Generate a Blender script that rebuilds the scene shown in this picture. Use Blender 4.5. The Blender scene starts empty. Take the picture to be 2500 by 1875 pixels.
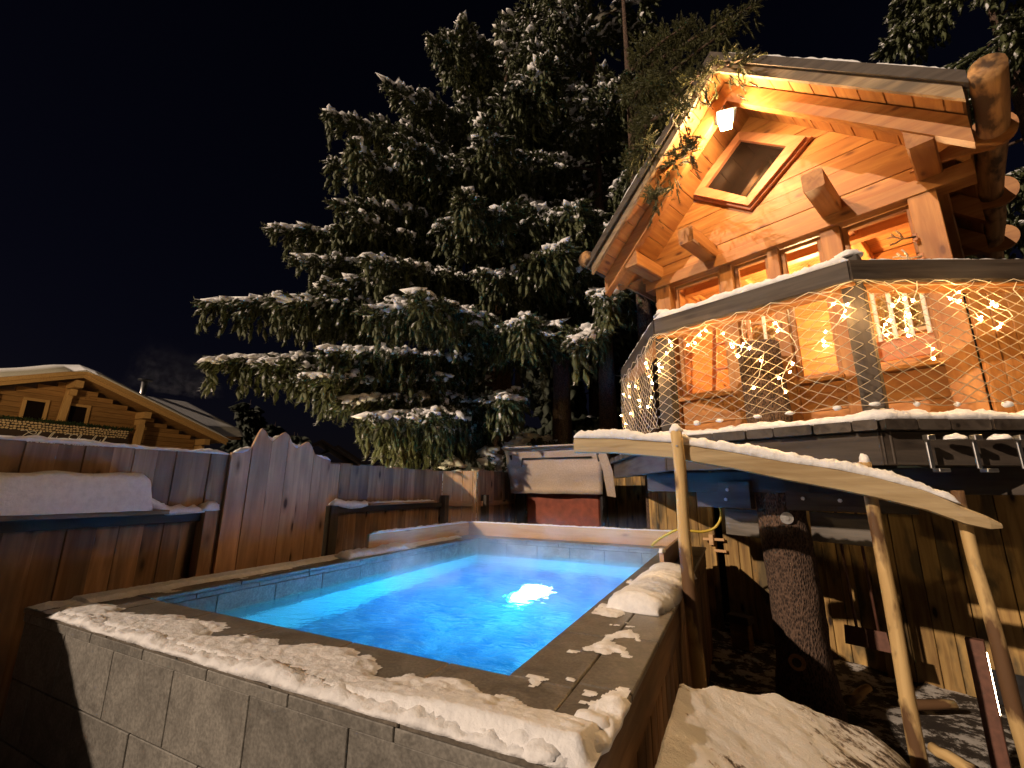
import bpy, bmesh, math, random
import numpy as np
from mathutils import Vector, Matrix, noise as mnoise

random.seed(7)
rng = np.random.default_rng(7)
scene = bpy.context.scene
COL = scene.collection
R = math.radians

# ------------------------------------------------------------------ camera
cam = bpy.data.cameras.new("camera")
cam.sensor_width = 36.0
cam.lens = 15.461
cam.clip_start = 0.02
cam.clip_end = 600.0
camo = bpy.data.objects.new("camera", cam)
COL.objects.link(camo)
camo.matrix_world = Matrix(((0.896789, 0.09572, 0.431979, 0.0),
                            (0.4424, -0.209727, -0.87195, 0.0),
                            (0.007134, 0.973063, -0.230428, 1.6),
                            (0, 0, 0, 1)))
scene.camera = camo

# ------------------------------------------------------------------ night sky
world = bpy.data.worlds.new("World")
scene.world = world
world.use_nodes = True
wn = world.node_tree
sky = wn.nodes.new("ShaderNodeTexSky")
sky.sky_type = 'NISHITA'
sky.sun_disc = False
sky.sun_elevation = R(12.0)
sky.sun_rotation = R(225)
night = wn.nodes.new("ShaderNodeMix"); night.data_type = 'RGBA'; night.blend_type = 'MULTIPLY'
night.inputs[0].default_value = 1.0
night.inputs[7].default_value = (0.75, 0.55, 1.0, 1)      # deep navy night tint of the whole sky
wn.links.new(sky.outputs[0], night.inputs[6])
wn.links.new(night.outputs[2], wn.nodes["Background"].inputs[0])
wn.nodes["Background"].inputs[1].default_value = 0.0007

# ------------------------------------------------------------------ the one distant key light (village lamp light raking over the fence)
sun = bpy.data.lights.new("sun", 'SUN')
sun.energy = 1.7
sun.color = (1.0, 0.76, 0.56)
sun.angle = R(0.7)
suno = bpy.data.objects.new("sun", sun)
COL.objects.link(suno)
suno.rotation_euler = Vector((1.16, 1.8, -1.0)).to_track_quat('-Z', 'Y').to_euler()
suno.location = (-8, -8, 8)

vs = scene.view_settings
vs.view_transform = 'Standard'
vs.look = 'None'
vs.gamma = 1.0
vs.exposure = 1.0
vs.use_curve_mapping = False
scene.cycles.use_denoising = True
scene.cycles.max_bounces = 8
scene.cycles.diffuse_bounces = 3
scene.cycles.glossy_bounces = 3
scene.cycles.transmission_bounces = 6
scene.cycles.volume_bounces = 1
scene.cycles.sample_clamp_indirect = 4.0
scene.cycles.volume_step_rate = 2.0

# ================================================================== materials
def newmat(name):
    m = bpy.data.materials.new(name)
    m.use_nodes = True
    nt = m.node_tree
    return m, nt, nt.nodes["Principled BSDF"]

def N(nt, t, **kw):
    n = nt.nodes.new(t)
    for k, v in kw.items():
        setattr(n, k, v)
    return n

def ramp(nt, fac, stops):
    r = N(nt, "ShaderNodeValToRGB")
    el = r.color_ramp.elements
    while len(el) < len(stops):
        el.new(0.5)
    for e, (p, c) in zip(el, stops):
        e.position = p
        e.color = (*c, 1) if len(c) == 3 else c
    nt.links.new(fac, r.inputs[0])
    return r.outputs[0]

def mixc(nt, fac, a, b, mode='MIX'):
    m = N(nt, "ShaderNodeMix", data_type='RGBA', blend_type=mode)
    L = nt.links
    if isinstance(fac, float): m.inputs[0].default_value = fac
    else: L.new(fac, m.inputs[0])
    for i, v in ((6, a), (7, b)):
        if isinstance(v, tuple): m.inputs[i].default_value = (*v, 1)
        else: L.new(v, m.inputs[i])
    return m.outputs[2]

def ob_coords(nt, scale, jitter=True):
    """object coordinates, stretched, shifted by a random amount for every object"""
    tc = N(nt, "ShaderNodeTexCoord")
    mp = N(nt, "ShaderNodeMapping")
    mp.inputs['Scale'].default_value = scale
    nt.links.new(tc.outputs['Object'], mp.inputs[0])
    oi = N(nt, "ShaderNodeObjectInfo")
    if not jitter:
        return mp.outputs[0], oi
    mu = N(nt, "ShaderNodeMath", operation='MULTIPLY')
    mu.inputs[1].default_value = 37.0
    nt.links.new(oi.outputs['Random'], mu.inputs[0])
    ad = N(nt, "ShaderNodeVectorMath", operation='ADD')
    nt.links.new(mp.outputs[0], ad.inputs[0])
    nt.links.new(mu.outputs[0], ad.inputs[1])
    return ad.outputs[0], oi

def bump(nt, bsdf, h, strength, dist=0.01):
    b = N(nt, "ShaderNodeBump")
    b.inputs['Strength'].default_value = strength
    b.inputs['Distance'].default_value = dist
    nt.links.new(h, b.inputs['Height'])
    nt.links.new(b.outputs[0], bsdf.inputs['Normal'])

def wood(name, light, dark, knot=(0.08, 0.035, 0.015), var=0.35, rough=0.7, knots=0.16, wear=None, wearamt=0.5, wr=(0.42, 0.68)):
    m, nt, bs = newmat(name)
    L = nt.links
    v, oi = ob_coords(nt, (1.6, 22, 22))
    g = N(nt, "ShaderNodeTexNoise"); g.inputs['Scale'].default_value = 1.0; g.inputs['Detail'].default_value = 6; g.inputs['Distortion'].default_value = 0.6
    L.new(v, g.inputs[0])
    c = ramp(nt, g.outputs[0], [(0.3, dark), (0.62, light)])
    v2, _ = ob_coords(nt, (2.6, 7, 7))
    if knots > 0:
        k = N(nt, "ShaderNodeTexVoronoi"); k.inputs['Scale'].default_value = 1.0; k.inputs['Randomness'].default_value = 1.0
        L.new(v2, k.inputs[0])
        kf = ramp(nt, k.outputs['Distance'], [(knots * 0.55, (1, 1, 1)), (knots, (0.35, 0.35, 0.35)), (knots * 1.7, (0, 0, 0))])
        c = mixc(nt, kf, c, knot)
    # board to board tone
    vr = N(nt, "ShaderNodeMapRange"); vr.inputs[3].default_value = 1.0 - var; vr.inputs[4].default_value = 1.0 + var * 0.6
    L.new(oi.outputs['Random'], vr.inputs[0])
    vm = N(nt, "ShaderNodeMix", data_type='RGBA', blend_type='MULTIPLY'); vm.inputs[0].default_value = 1.0
    L.new(c, vm.inputs[6]); L.new(vr.outputs[0], vm.inputs[7])
    c = vm.outputs[2]
    # big soft weather stains
    s = N(nt, "ShaderNodeTexNoise"); s.inputs['Scale'].default_value = 1.0; s.inputs['Detail'].default_value = 5
    v3, _ = ob_coords(nt, (2.2, 6, 6))
    L.new(v3, s.inputs[0])
    if wear is not None:
        wf = ramp(nt, s.outputs[0], [(wr[0], (0, 0, 0)), (wr[1], (wearamt,) * 3)])
        c = mixc(nt, wf, c, wear)
    L.new(c, bs.inputs['Base Color'])
    bs.inputs['Roughness'].default_value = rough
    bs.inputs['Specular IOR Level'].default_value = 0.25
    bump(nt, bs, g.outputs[0], 0.35, 0.004)
    return m

def plain(name, col, rough=0.6, metal=0.0, var=0.0, scale=30, bumpk=0.0):
    m, nt, bs = newmat(name)
    v, oi = ob_coords(nt, (1, 1, 1))
    n = N(nt, "ShaderNodeTexNoise"); n.inputs['Scale'].default_value = scale; n.inputs['Detail'].default_value = 5
    nt.links.new(v, n.inputs[0])
    lo = tuple(c * (1 - var) for c in col); hi = tuple(min(1, c * (1 + var)) for c in col)
    nt.links.new(ramp(nt, n.outputs[0], [(0.3, lo), (0.7, hi)]), bs.inputs['Base Color'])
    bs.inputs['Roughness'].default_value = rough
    bs.inputs['Metallic'].default_value = metal
    if bumpk: bump(nt, bs, n.outputs[0], bumpk, 0.01)
    return m

def emis(name, col, s):
    m = bpy.data.materials.new(name); m.use_nodes = True
    nt = m.node_tree
    nt.nodes.remove(nt.nodes["Principled BSDF"])
    e = N(nt, "ShaderNodeEmission"); e.inputs[0].default_value = (*col, 1); e.inputs[1].default_value = s
    nt.links.new(e.outputs[0], nt.nodes["Material Output"].inputs[0])
    return m

M = {}
M['pine'] = wood('pale_pine', (0.42, 0.195, 0.058), (0.27, 0.108, 0.03), knot=(0.10, 0.035, 0.014), var=0.16, rough=0.5, knots=0.13, wear=(0.27, 0.10, 0.03), wearamt=0.6)
M['pine_red'] = wood('red_pine', (0.55, 0.24, 0.11), (0.42, 0.16, 0.07), knot=(0.14, 0.05, 0.02), var=0.12, rough=0.5, knots=0.08)
M['barge'] = wood('weathered_bargeboard', (0.42, 0.30, 0.17), (0.22, 0.14, 0.08), var=0.2, wear=(0.10, 0.085, 0.07), wearamt=0.8)
M['darkwood'] = wood('dark_weathered_wood', (0.075, 0.058, 0.045), (0.028, 0.02, 0.015), knot=(0.01, 0.007, 0.005), var=0.3, rough=0.65, knots=0.12, wear=(0.11, 0.095, 0.08), wearamt=0.4)
M['fence'] = wood('fence_wood', (0.46, 0.285, 0.165), (0.24, 0.135, 0.075), knot=(0.035, 0.016, 0.008), var=0.45, rough=0.75, knots=0.17, wear=(0.13, 0.10, 0.085), wearamt=0.7)
M['gate'] = wood('gate_wood', (0.60, 0.37, 0.22), (0.43, 0.245, 0.14), knot=(0.05, 0.02, 0.01), var=0.18, rough=0.7, knots=0.17, wear=(0.17, 0.10, 0.07), wearamt=0.5)
M['shed'] = wood('shed_wood', (0.43, 0.275, 0.095), (0.21, 0.115, 0.04), knot=(0.02, 0.01, 0.005), var=0.3, rough=0.6, knots=0.15, wear=(0.06, 0.05, 0.03), wearamt=0.8, wr=(0.5, 0.62))
M['newboard'] = wood('planed_board', (0.62, 0.40, 0.21), (0.50, 0.29, 0.14), knot=(0.14, 0.05, 0.02), var=0.08, rough=0.5, knots=0.11)
M['slab'] = wood('handrail_slab', (0.48, 0.37, 0.215), (0.30, 0.21, 0.105), knot=(0.2, 0.11, 0.04), var=0.05, rough=0.6, knots=0.06)
M['pole'] = wood('peeled_pole', (0.60, 0.42, 0.19), (0.42, 0.27, 0.11), knot=(0.12, 0.06, 0.02), var=0.12, rough=0.65, knots=0.07, wear=(0.10, 0.05, 0.025), wearamt=0.95, wr=(0.50, 0.57))
M['log'] = wood('peeled_log', (0.48, 0.27, 0.11), (0.20, 0.10, 0.045), knot=(0.04, 0.02, 0.01), var=0.1, rough=0.65, knots=0.12, wear=(0.06, 0.035, 0.022), wearamt=0.95, wr=(0.47, 0.56))
M['greyplank'] = wood('grey_plank', (0.15, 0.135, 0.12), (0.08, 0.07, 0.06), var=0.2, knots=0.08)
M['chalet'] = wood('chalet_wood', (0.40, 0.225, 0.085), (0.27, 0.14, 0.05), var=0.25, knots=0.08)
M['chalet_trim'] = wood('chalet_trim_wood', (0.60, 0.38, 0.16), (0.48, 0.28, 0.11), var=0.12, knots=0.06)
M['metal'] = plain('galvanised_metal', (0.55, 0.55, 0.55), rough=0.35, metal=1.0, var=0.2)
M['blackmetal'] = plain('dark_metal', (0.02, 0.02, 0.022), rough=0.4, metal=0.3, var=0.3)
M['rust'] = plain('brown_painted_steel', (0.13, 0.055, 0.035), rough=0.6, var=0.25)
M['fabric'] = plain('beige_canvas', (0.46, 0.36, 0.27), rough=0.9, var=0.12, scale=60, bumpk=0.3)
M['redcover'] = plain('rust_red_cushion_cover', (0.20, 0.045, 0.022), rough=0.75, var=0.3, scale=9, bumpk=0.2)
M['rope'] = plain('net_rope', (0.52, 0.42, 0.28), rough=0.85, var=0.25)
M['wire'] = plain('lamp_wire', (0.75, 0.68, 0.55), rough=0.5)
M['hose'] = plain('yellow_hose', (0.55, 0.38, 0.04), rough=0.4)
M['hay'] = plain('hay_straw', (0.50, 0.36, 0.14), rough=0.9, var=0.4)
M['antler'] = plain('antler_bone', (0.62, 0.50, 0.34), rough=0.5, var=0.3)
M['garland'] = plain('fir_garland', (0.02, 0.045, 0.015), rough=0.9, var=0.5)
M['logend'] = plain('firewood_end', (0.62, 0.47, 0.28), rough=0.8, var=0.2)
M['signboard'] = plain('dark_sign_board', (0.035, 0.02, 0.014), rough=0.6, var=0.2)
M['letter'] = plain('white_lettering', (0.8, 0.76, 0.68), rough=0.5)
M['bulb'] = emis('warm_bulb', (1.0, 0.58, 0.21), 300.0)
M['lampglass'] = emis('lantern_glow', (1.0, 0.72, 0.36), 40.0)
M['strip'] = emis('bollard_strip', (1.0, 0.72, 0.42), 25.0)
M['poollamp'] = emis('pool_lamp_glow', (0.55, 0.88, 1.0), 30.0)
M['farwin'] = emis('far_window_glow', (1.0, 0.36, 0.08), 0.55)

def make_snow():
    m, nt, bs = newmat('snow')
    v, oi = ob_coords(nt, (1, 1, 1), jitter=False)
    n = N(nt, "ShaderNodeTexNoise"); n.inputs['Scale'].default_value = 26; n.inputs['Detail'].default_value = 8; n.inputs['Roughness'].default_value = 0.65
    nt.links.new(v, n.inputs[0])
    nt.links.new(ramp(nt, n.outputs[0], [(0.3, (0.72, 0.72, 0.74)), (0.6, (0.86, 0.86, 0.87))]), bs.inputs['Base Color'])
    bs.inputs['Roughness'].default_value = 0.7
    bs.inputs['Specular IOR Level'].default_value = 0.3
    bump(nt, bs, n.outputs[0], 0.5, 0.02)
    return m
M['snow'] = make_snow()

def make_dirtysnow():
    m, nt, bs = newmat('dirty_snow')
    v, oi = ob_coords(nt, (1, 1, 1), jitter=False)
    n = N(nt, "ShaderNodeTexNoise"); n.inputs['Scale'].default_value = 14; n.inputs['Detail'].default_value = 9; n.inputs['Roughness'].default_value = 0.72
    nt.links.new(v, n.inputs[0])
    n2 = N(nt, "ShaderNodeTexNoise"); n2.inputs['Scale'].default_value = 1.7; n2.inputs['Detail'].default_value = 2
    nt.links.new(v, n2.inputs[0])
    ad = N(nt, "ShaderNodeMath", operation='MULTIPLY'); nt.links.new(n.outputs[0], ad.inputs[0]); nt.links.new(n2.outputs[0], ad.inputs[1])
    nt.links.new(ramp(nt, ad.outputs[0], [(0.19, (0.07, 0.05, 0.038)), (0.212, (0.45, 0.40, 0.36)), (0.235, (0.82, 0.82, 0.83))]), bs.inputs['Base Color'])
    bs.inputs['Roughness'].default_value = 0.75
    n3 = N(nt, "ShaderNodeTexNoise"); n3.inputs['Scale'].default_value = 70; n3.inputs['Detail'].default_value = 6; n3.inputs['Roughness'].default_value = 0.7
    nt.links.new(v, n3.inputs[0])
    bump(nt, bs, n3.outputs[0], 0.7, 0.012)
    return m
M['dirtysnow'] = make_dirtysnow()

def make_ground():
    m, nt, bs = newmat('winter_ground')
    v, oi = ob_coords(nt, (1, 1, 1), jitter=False)
    n = N(nt, "ShaderNodeTexNoise"); n.inputs['Scale'].default_value = 5.0; n.inputs['Detail'].default_value = 10; n.inputs['Roughness'].default_value = 0.75
    nt.links.new(v, n.inputs[0])
    nt.links.new(ramp(nt, n.outputs[0], [(0.44, (0.022, 0.015, 0.01)), (0.50, (0.05, 0.038, 0.028)), (0.54, (0.5, 0.47, 0.43)), (0.8, (0.72, 0.7, 0.68))]), bs.inputs['Base Color'])
    bs.inputs['Roughness'].default_value = 0.85
    bump(nt, bs, n.outputs[0], 0.8, 0.05)
    return m
M['ground'] = make_ground()

def make_tile(name, a, b, c3):
    m, nt, bs = newmat(name)
    L = nt.links
    v, oi = ob_coords(nt, (1, 1, 1))
    n = N(nt, "ShaderNodeTexNoise"); n.inputs['Scale'].default_value = 7; n.inputs['Detail'].default_value = 9; n.inputs['Roughness'].default_value = 0.65; n.inputs['Distortion'].default_value = 1.2
    L.new(v, n.inputs[0])
    n2 = N(nt, "ShaderNodeTexNoise"); n2.inputs['Scale'].default_value = 90; n2.inputs['Detail'].default_value = 3
    L.new(v, n2.inputs[0])
    c = ramp(nt, n.outputs[0], [(0.3, a), (0.5, b), (0.72, c3)])
    g = ramp(nt, n2.outputs[0], [(0.35, (0.72, 0.72, 0.72)), (0.65, (1.12, 1.12, 1.12))])
    c = mixc(nt, 1.0, c, g, 'MULTIPLY')
    vr = N(nt, "ShaderNodeMapRange"); vr.inputs[3].default_value = 0.8; vr.inputs[4].default_value = 1.15
    L.new(oi.outputs['Random'], vr.inputs[0])
    vm = N(nt, "ShaderNodeMix", data_type='RGBA', blend_type='MULTIPLY'); vm.inputs[0].default_value = 1.0
    L.new(c, vm.inputs[6]); L.new(vr.outputs[0], vm.inputs[7])
    L.new(vm.outputs[2], bs.inputs['Base Color'])
    bs.inputs['Roughness'].default_value = 0.55
    bump(nt, bs, n.outputs[0], 0.35, 0.012)
    return m
M['tile'] = make_tile('slate_tile', (0.13, 0.122, 0.108), (0.20, 0.19, 0.17), (0.29, 0.275, 0.245))
M['coping'] = make_tile('coping_slate', (0.10, 0.085, 0.068), (0.155, 0.135, 0.11), (0.22, 0.19, 0.155))
M['coping'].node_tree.nodes['Principled BSDF'].inputs['Roughness'].default_value = 0.40
M['grout'] = plain('grout', (0.12, 0.11, 0.095), rough=0.9, var=0.2)
M['liner'] = plain('pool_liner', (0.55, 0.70, 0.80), rough=0.4, var=0.06, scale=6)

def make_bark(name, a, b):
    m, nt, bs = newmat(name)
    v, oi = ob_coords(nt, (1, 1, 0.45))
    n = N(nt, "ShaderNodeTexNoise"); n.inputs['Scale'].default_value = 26; n.inputs['Detail'].default_value = 8; n.inputs['Roughness'].default_value = 0.7
    nt.links.new(v, n.inputs[0])
    vo = N(nt, "ShaderNodeTexVoronoi"); vo.inputs['Scale'].default_value = 85
    nt.links.new(v, vo.inputs[0])
    mu = N(nt, "ShaderNodeMath", operation='MULTIPLY'); nt.links.new(n.outputs[0], mu.inputs[0]); nt.links.new(vo.outputs['Distance'], mu.inputs[1])
    nt.links.new(ramp(nt, mu.outputs[0], [(0.08, a), (0.34, b)]), bs.inputs['Base Color'])
    bs.inputs['Roughness'].default_value = 0.9
    bump(nt, bs, mu.outputs[0], 1.0, 0.03)
    return m
M['bark'] = make_bark('spruce_bark', (0.018, 0.011, 0.008), (0.13, 0.078, 0.052))
def make_needle():
    m, nt, bs = newmat('spruce_needles')
    L = nt.links
    v, oi = ob_coords(nt, (1, 1, 1), jitter=False)
    n = N(nt, "ShaderNodeTexNoise"); n.inputs['Scale'].default_value = 2.2; n.inputs['Detail'].default_value = 4
    L.new(v, n.inputs[0])
    c = ramp(nt, n.outputs[0], [(0.3, (0.026, 0.034, 0.010)), (0.6, (0.055, 0.066, 0.018)), (0.8, (0.075, 0.07, 0.025))])
    # snow dust caught on needles that face the sky
    ge = N(nt, "ShaderNodeNewGeometry"); sp = N(nt, "ShaderNodeSeparateXYZ"); L.new(ge.outputs['Normal'], sp.inputs[0])
    n2 = N(nt, "ShaderNodeTexNoise"); n2.inputs['Scale'].default_value = 5.5; n2.inputs['Detail'].default_value = 6; n2.inputs['Roughness'].default_value = 0.7
    L.new(v, n2.inputs[0])
    ad = N(nt, "ShaderNodeMath", operation='MULTIPLY_ADD'); L.new(sp.outputs[2], ad.inputs[0]); ad.inputs[1].default_value = 0.22; L.new(n2.outputs[0], ad.inputs[2])
    f = ramp(nt, ad.outputs[0], [(0.645, (0, 0, 0)), (0.73, (0.8, 0.8, 0.8))])
    c = mixc(nt, f, c, (0.72, 0.72, 0.74))
    L.new(c, bs.inputs['Base Color'])
    bs.inputs['Roughness'].default_value = 0.7
    return m
M['needle'] = make_needle()
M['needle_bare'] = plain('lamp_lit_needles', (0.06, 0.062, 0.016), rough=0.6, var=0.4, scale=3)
M['needle_far'] = plain('dimmed_spruce_needles', (0.014, 0.02, 0.010), rough=0.8, var=0.4, scale=3)  # needle colour darkened to stand in for weaker light on the trees behind

def make_glass(name, col=(1, 1, 1), rough=0.0):
    """thin window pane: mostly clear with a mirror-like sheen"""
    m = bpy.data.materials.new(name); m.use_nodes = True
    nt = m.node_tree
    nt.nodes.remove(nt.nodes["Principled BSDF"])
    t = N(nt, "ShaderNodeBsdfTransparent"); t.inputs[0].default_value = (*col, 1)
    g = N(nt, "ShaderNodeBsdfGlossy"); g.inputs['Roughness'].default_value = rough
    f = N(nt, "ShaderNodeFresnel"); f.inputs[0].default_value = 1.45
    mx = N(nt, "ShaderNodeMixShader")
    nt.links.new(f.outputs[0], mx.inputs[0]); nt.links.new(t.outputs[0], mx.inputs[1]); nt.links.new(g.outputs[0], mx.inputs[2])
    nt.links.new(mx.outputs[0], nt.nodes["Material Output"].inputs[0])
    return m
M['glass'] = make_glass('window_glass')
def make_darkglass():
    m, nt, bs = newmat('dark_window_glass')
    bs.inputs['Base Color'].default_value = (0.012, 0.008, 0.006, 1)
    bs.inputs['Roughness'].default_value = 0.06
    return m
M['darkglass'] = make_darkglass()

def make_water():
    m, nt, bs = newmat('pool_water')
    bs.inputs['Base Color'].default_value = (1, 1, 1, 1)
    bs.inputs['Transmission Weight'].default_value = 1.0
    bs.inputs['IOR'].default_value = 1.33
    bs.inputs['Roughness'].default_value = 0.03
    tc = N(nt, "ShaderNodeTexCoord")
    mp = N(nt, "ShaderNodeMapping"); mp.inputs['Scale'].default_value = (1, 1.6, 1)
    nt.links.new(tc.outputs['Object'], mp.inputs[0])
    n = N(nt, "ShaderNodeTexNoise"); n.inputs['Scale'].default_value = 7; n.inputs['Detail'].default_value = 4; n.inputs['Distortion'].default_value = 1.2
    nt.links.new(mp.outputs[0], n.inputs[0])
    bump(nt, bs, n.outputs[0], 0.35, 0.03)
    v = N(nt, "ShaderNodeVolumePrincipled")
    v.inputs['Color'].default_value = (0.06, 0.40, 1.0, 1)
    v.inputs['Density'].default_value = 0.75
    v.inputs['Anisotropy'].default_value = 0.0
    v.inputs['Absorption Color'].default_value = (0.30, 0.72, 1.0, 1)
    nt.links.new(v.outputs[0], nt.nodes["Material Output"].inputs['Volume'])
    return m
M['water'] = make_water()

def make_steam(dens):
    m = bpy.data.materials.new('steam'); m.use_nodes = True
    nt = m.node_tree
    nt.nodes.remove(nt.nodes["Principled BSDF"])
    v = N(nt, "ShaderNodeVolumePrincipled")
    v.inputs['Color'].default_value = (0.9, 0.93, 1, 1)
    tc = N(nt, "ShaderNodeTexCoord")
    n = N(nt, "ShaderNodeTexNoise"); n.inputs['Scale'].default_value = 1.9; n.inputs['Detail'].default_value = 4; n.inputs['Distortion'].default_value = 0.8
    nt.links.new(tc.outputs['Object'], n.inputs[0])
    mr = N(nt, "ShaderNodeMapRange"); mr.inputs[1].default_value = 0.48; mr.inputs[2].default_value = 0.78; mr.inputs[3].default_value = 0.0; mr.inputs[4].default_value = dens
    nt.links.new(n.outputs[0], mr.inputs[0])
    # thins out upwards, generated z 0..1, and towards the sides
    sp = N(nt, "ShaderNodeSeparateXYZ"); nt.links.new(tc.outputs['Generated'], sp.inputs[0])
    last = mr.outputs[0]
    fz = N(nt, "ShaderNodeMapRange"); fz.inputs[1].default_value = 0.0; fz.inputs[2].default_value = 1.0; fz.inputs[3].default_value = 1.0; fz.inputs[4].default_value = 0.0
    nt.links.new(sp.outputs[2], fz.inputs[0])
    for s_ in (fz.outputs[0], fz.outputs[0]):
        mu = N(nt, "ShaderNodeMath", operation='MULTIPLY'); nt.links.new(last, mu.inputs[0]); nt.links.new(s_, mu.inputs[1]); last = mu.outputs[0]
    for ax in (0, 1):
        pp = N(nt, "ShaderNodeMath", operation='PINGPONG'); pp.inputs[1].default_value = 0.5; nt.links.new(sp.outputs[ax], pp.inputs[0])
        f = N(nt, "ShaderNodeMapRange"); f.inputs[1].default_value = 0.0; f.inputs[2].default_value = 0.12; nt.links.new(pp.outputs[0], f.inputs[0])
        mu = N(nt, "ShaderNodeMath", operation='MULTIPLY'); nt.links.new(last, mu.inputs[0]); nt.links.new(f.outputs[0], mu.inputs[1]); last = mu.outputs[0]
    nt.links.new(last, v.inputs['Density'])
    nt.links.new(v.outputs[0], nt.nodes["Material Output"].inputs['Volume'])
    return m
M['steam'] = make_steam(2.7)
M['smoke'] = make_steam(0.11); M['smoke'].name = 'chimney_smoke'

# ================================================================== helpers
def link(name, mesh, mat, parent=None, mw=None):
    o = bpy.data.objects.new(name, mesh)
    COL.objects.link(o)
    if mat is not None and len(mesh.materials) == 0:
        mesh.materials.append(mat)
    if parent is not None:
        o.parent = parent
    if mw is not None:
        o.matrix_local = mw
    return o

def tag(o, label=None, cat=None, group=None, kind=None):
    if label: o['label'] = label
    if cat: o['category'] = cat
    if group: o['group'] = group
    if kind: o['kind'] = kind
    return o

def thing(name, label, cat, loc=(0, 0, 0), rotz=0.0, group=None):
    o = bpy.data.objects.new(name, None)
    o.empty_display_size = 0.2
    COL.objects.link(o)
    o.location = loc
    o.rotation_euler = (0, 0, rotz)
    return tag(o, label, cat, group)

def mesh_py(name, verts, faces, smooth=False):
    me = bpy.data.meshes.new(name)
    me.from_pydata([tuple(v) for v in verts], [], faces)
    if smooth:
        me.polygons.foreach_set('use_smooth', [True] * len(me.polygons))
    me.update()
    return me

def mesh_np(name, V, F, smooth=False):
    """numpy triangles -> mesh"""
    me = bpy.data.meshes.new(name)
    nv, nf = len(V), len(F)
    me.vertices.add(nv)
    me.vertices.foreach_set('co', np.asarray(V, np.float32).ravel())
    me.loops.add(nf * 3)
    me.polygons.add(nf)
    me.loops.foreach_set('vertex_index', np.asarray(F, np.int32).ravel())
    me.polygons.foreach_set('loop_start', np.arange(0, nf * 3, 3, dtype=np.int32))
    me.polygons.foreach_set('loop_total', np.full(nf, 3, np.int32))
    if smooth:
        me.polygons.foreach_set('use_smooth', np.ones(nf, bool))
    me.update(calc_edges=True)
    return me

_bcache = {}
def board_mesh(L, W, T, rough=0.0, seed=0, cham=0.004):
    """plank along local X (0..L), width Y, thickness Z, chamfered; 'rough' wobbles the long edges"""
    key = (round(L, 3), round(W, 3), round(T, 3), rough, seed if rough else 0, cham)
    if key in _bcache: return _bcache[key]
    n = 7 if rough else 1
    rr = random.Random(seed * 31 + int(L * 1000))
    y, z, c = W / 2, T / 2, min(cham, W * 0.2, T * 0.2)
    prof = [(-y + c, -z), (y - c, -z), (y, -z + c), (y, z - c), (y - c, z), (-y + c, z), (-y, z - c), (-y, -z + c)]
    V, F = [], []
    for i in range(n + 1):
        wl = 1 + (rr.uniform(-rough, rough) if rough else 0); wr = 1 + (rr.uniform(-rough, rough) if rough else 0)
        for (py, pz) in prof:
            V.append((L * i / n, py * (wr if py > 0 else wl), pz))
    for i in range(n):
        for k in range(8):
            a = i * 8 + k; b = i * 8 + (k + 1) % 8
            F.append((a, b, b + 8, a + 8))
    F.append(tuple(range(7, -1, -1)))
    F.append(tuple(n * 8 + k for k in range(8)))
    me = mesh_py('plank', V, F)
    _bcache[key] = me
    return me

def frame(p0, p1, up):
    """matrix with X from p0 to p1, Z as near 'up' as possible"""
    p0, p1, up = Vector(p0), Vector(p1), Vector(up)
    x = (p1 - p0); L = x.length; x.normalize()
    y = up.cross(x)
    if y.length < 1e-5: y = Vector((0, 1, 0)).cross(x)
    y.normalize(); z = x.cross(y)
    m = Matrix(((x.x, y.x, z.x, p0.x), (x.y, y.y, z.y, p0.y), (x.z, y.z, z.z, p0.z), (0, 0, 0, 1)))
    return m, L

def board(name, p0, p1, W, T, mat, parent=None, up=(0, 0, 1), rough=0.0, seed=0, cham=0.004):
    """plank whose centre line runs p0->p1; T is measured along 'up', W across"""
    m, L = frame(p0, p1, up)
    base = board_mesh(L, W, T, rough, seed, cham)
    me = base
    if len(base.materials) and base.materials[0] != M[mat]:
        key = (base.name, mat)
        if key not in _bcache:
            c = base.copy(); c.materials.clear(); _bcache[key] = c
        me = _bcache[key]
    return link(name, me, M[mat], parent, m)

def tube_data(pts, radii, n=8, cap=True):
    V, F = [], []
    pts = [Vector(p) for p in pts]
    if not hasattr(radii, '__len__'): radii = [radii] * len(pts)
    prev = None
    for i, p in enumerate(pts):
        d = (pts[min(i + 1, len(pts) - 1)] - pts[max(i - 1, 0)]).normalized()
        if prev is None:
            u = d.orthogonal().normalized()
        else:
            u = (prev - d * prev.dot(d))
            u = u.normalized() if u.length > 1e-6 else d.orthogonal().normalized()
        prev = u
        w = d.cross(u)
        for k in range(n):
            a = 2 * math.pi * k / n
            V.append(p + (u * math.cos(a) + w * math.sin(a)) * radii[i])
    for i in range(len(pts) - 1):
        for k in range(n):
            a = i * n + k; b = i * n + (k + 1) % n
            F.append((a, b, b + n, a + n))
    if cap:
        F.append(tuple(range(n - 1, -1, -1)))
        F.append(tuple((len(pts) - 1) * n + k for k in range(n)))
    return V, F

def tube(name, pts, radii, mat, parent=None, n=8, smooth=True):
    V, F = tube_data(pts, radii, n)
    return link(name, mesh_py(name, V, F, smooth), M[mat], parent)

def tubes_joined(name, paths, r, mat, parent=None, n=5):
    V, F = [], []
    for p in paths:
        v, f = tube_data(p, r, n, True)
        o = len(V); V += v; F += [tuple(i + o for i in q) for q in f]
    return link(name, mesh_py(name, V, F, True), M[mat], parent)

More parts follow.
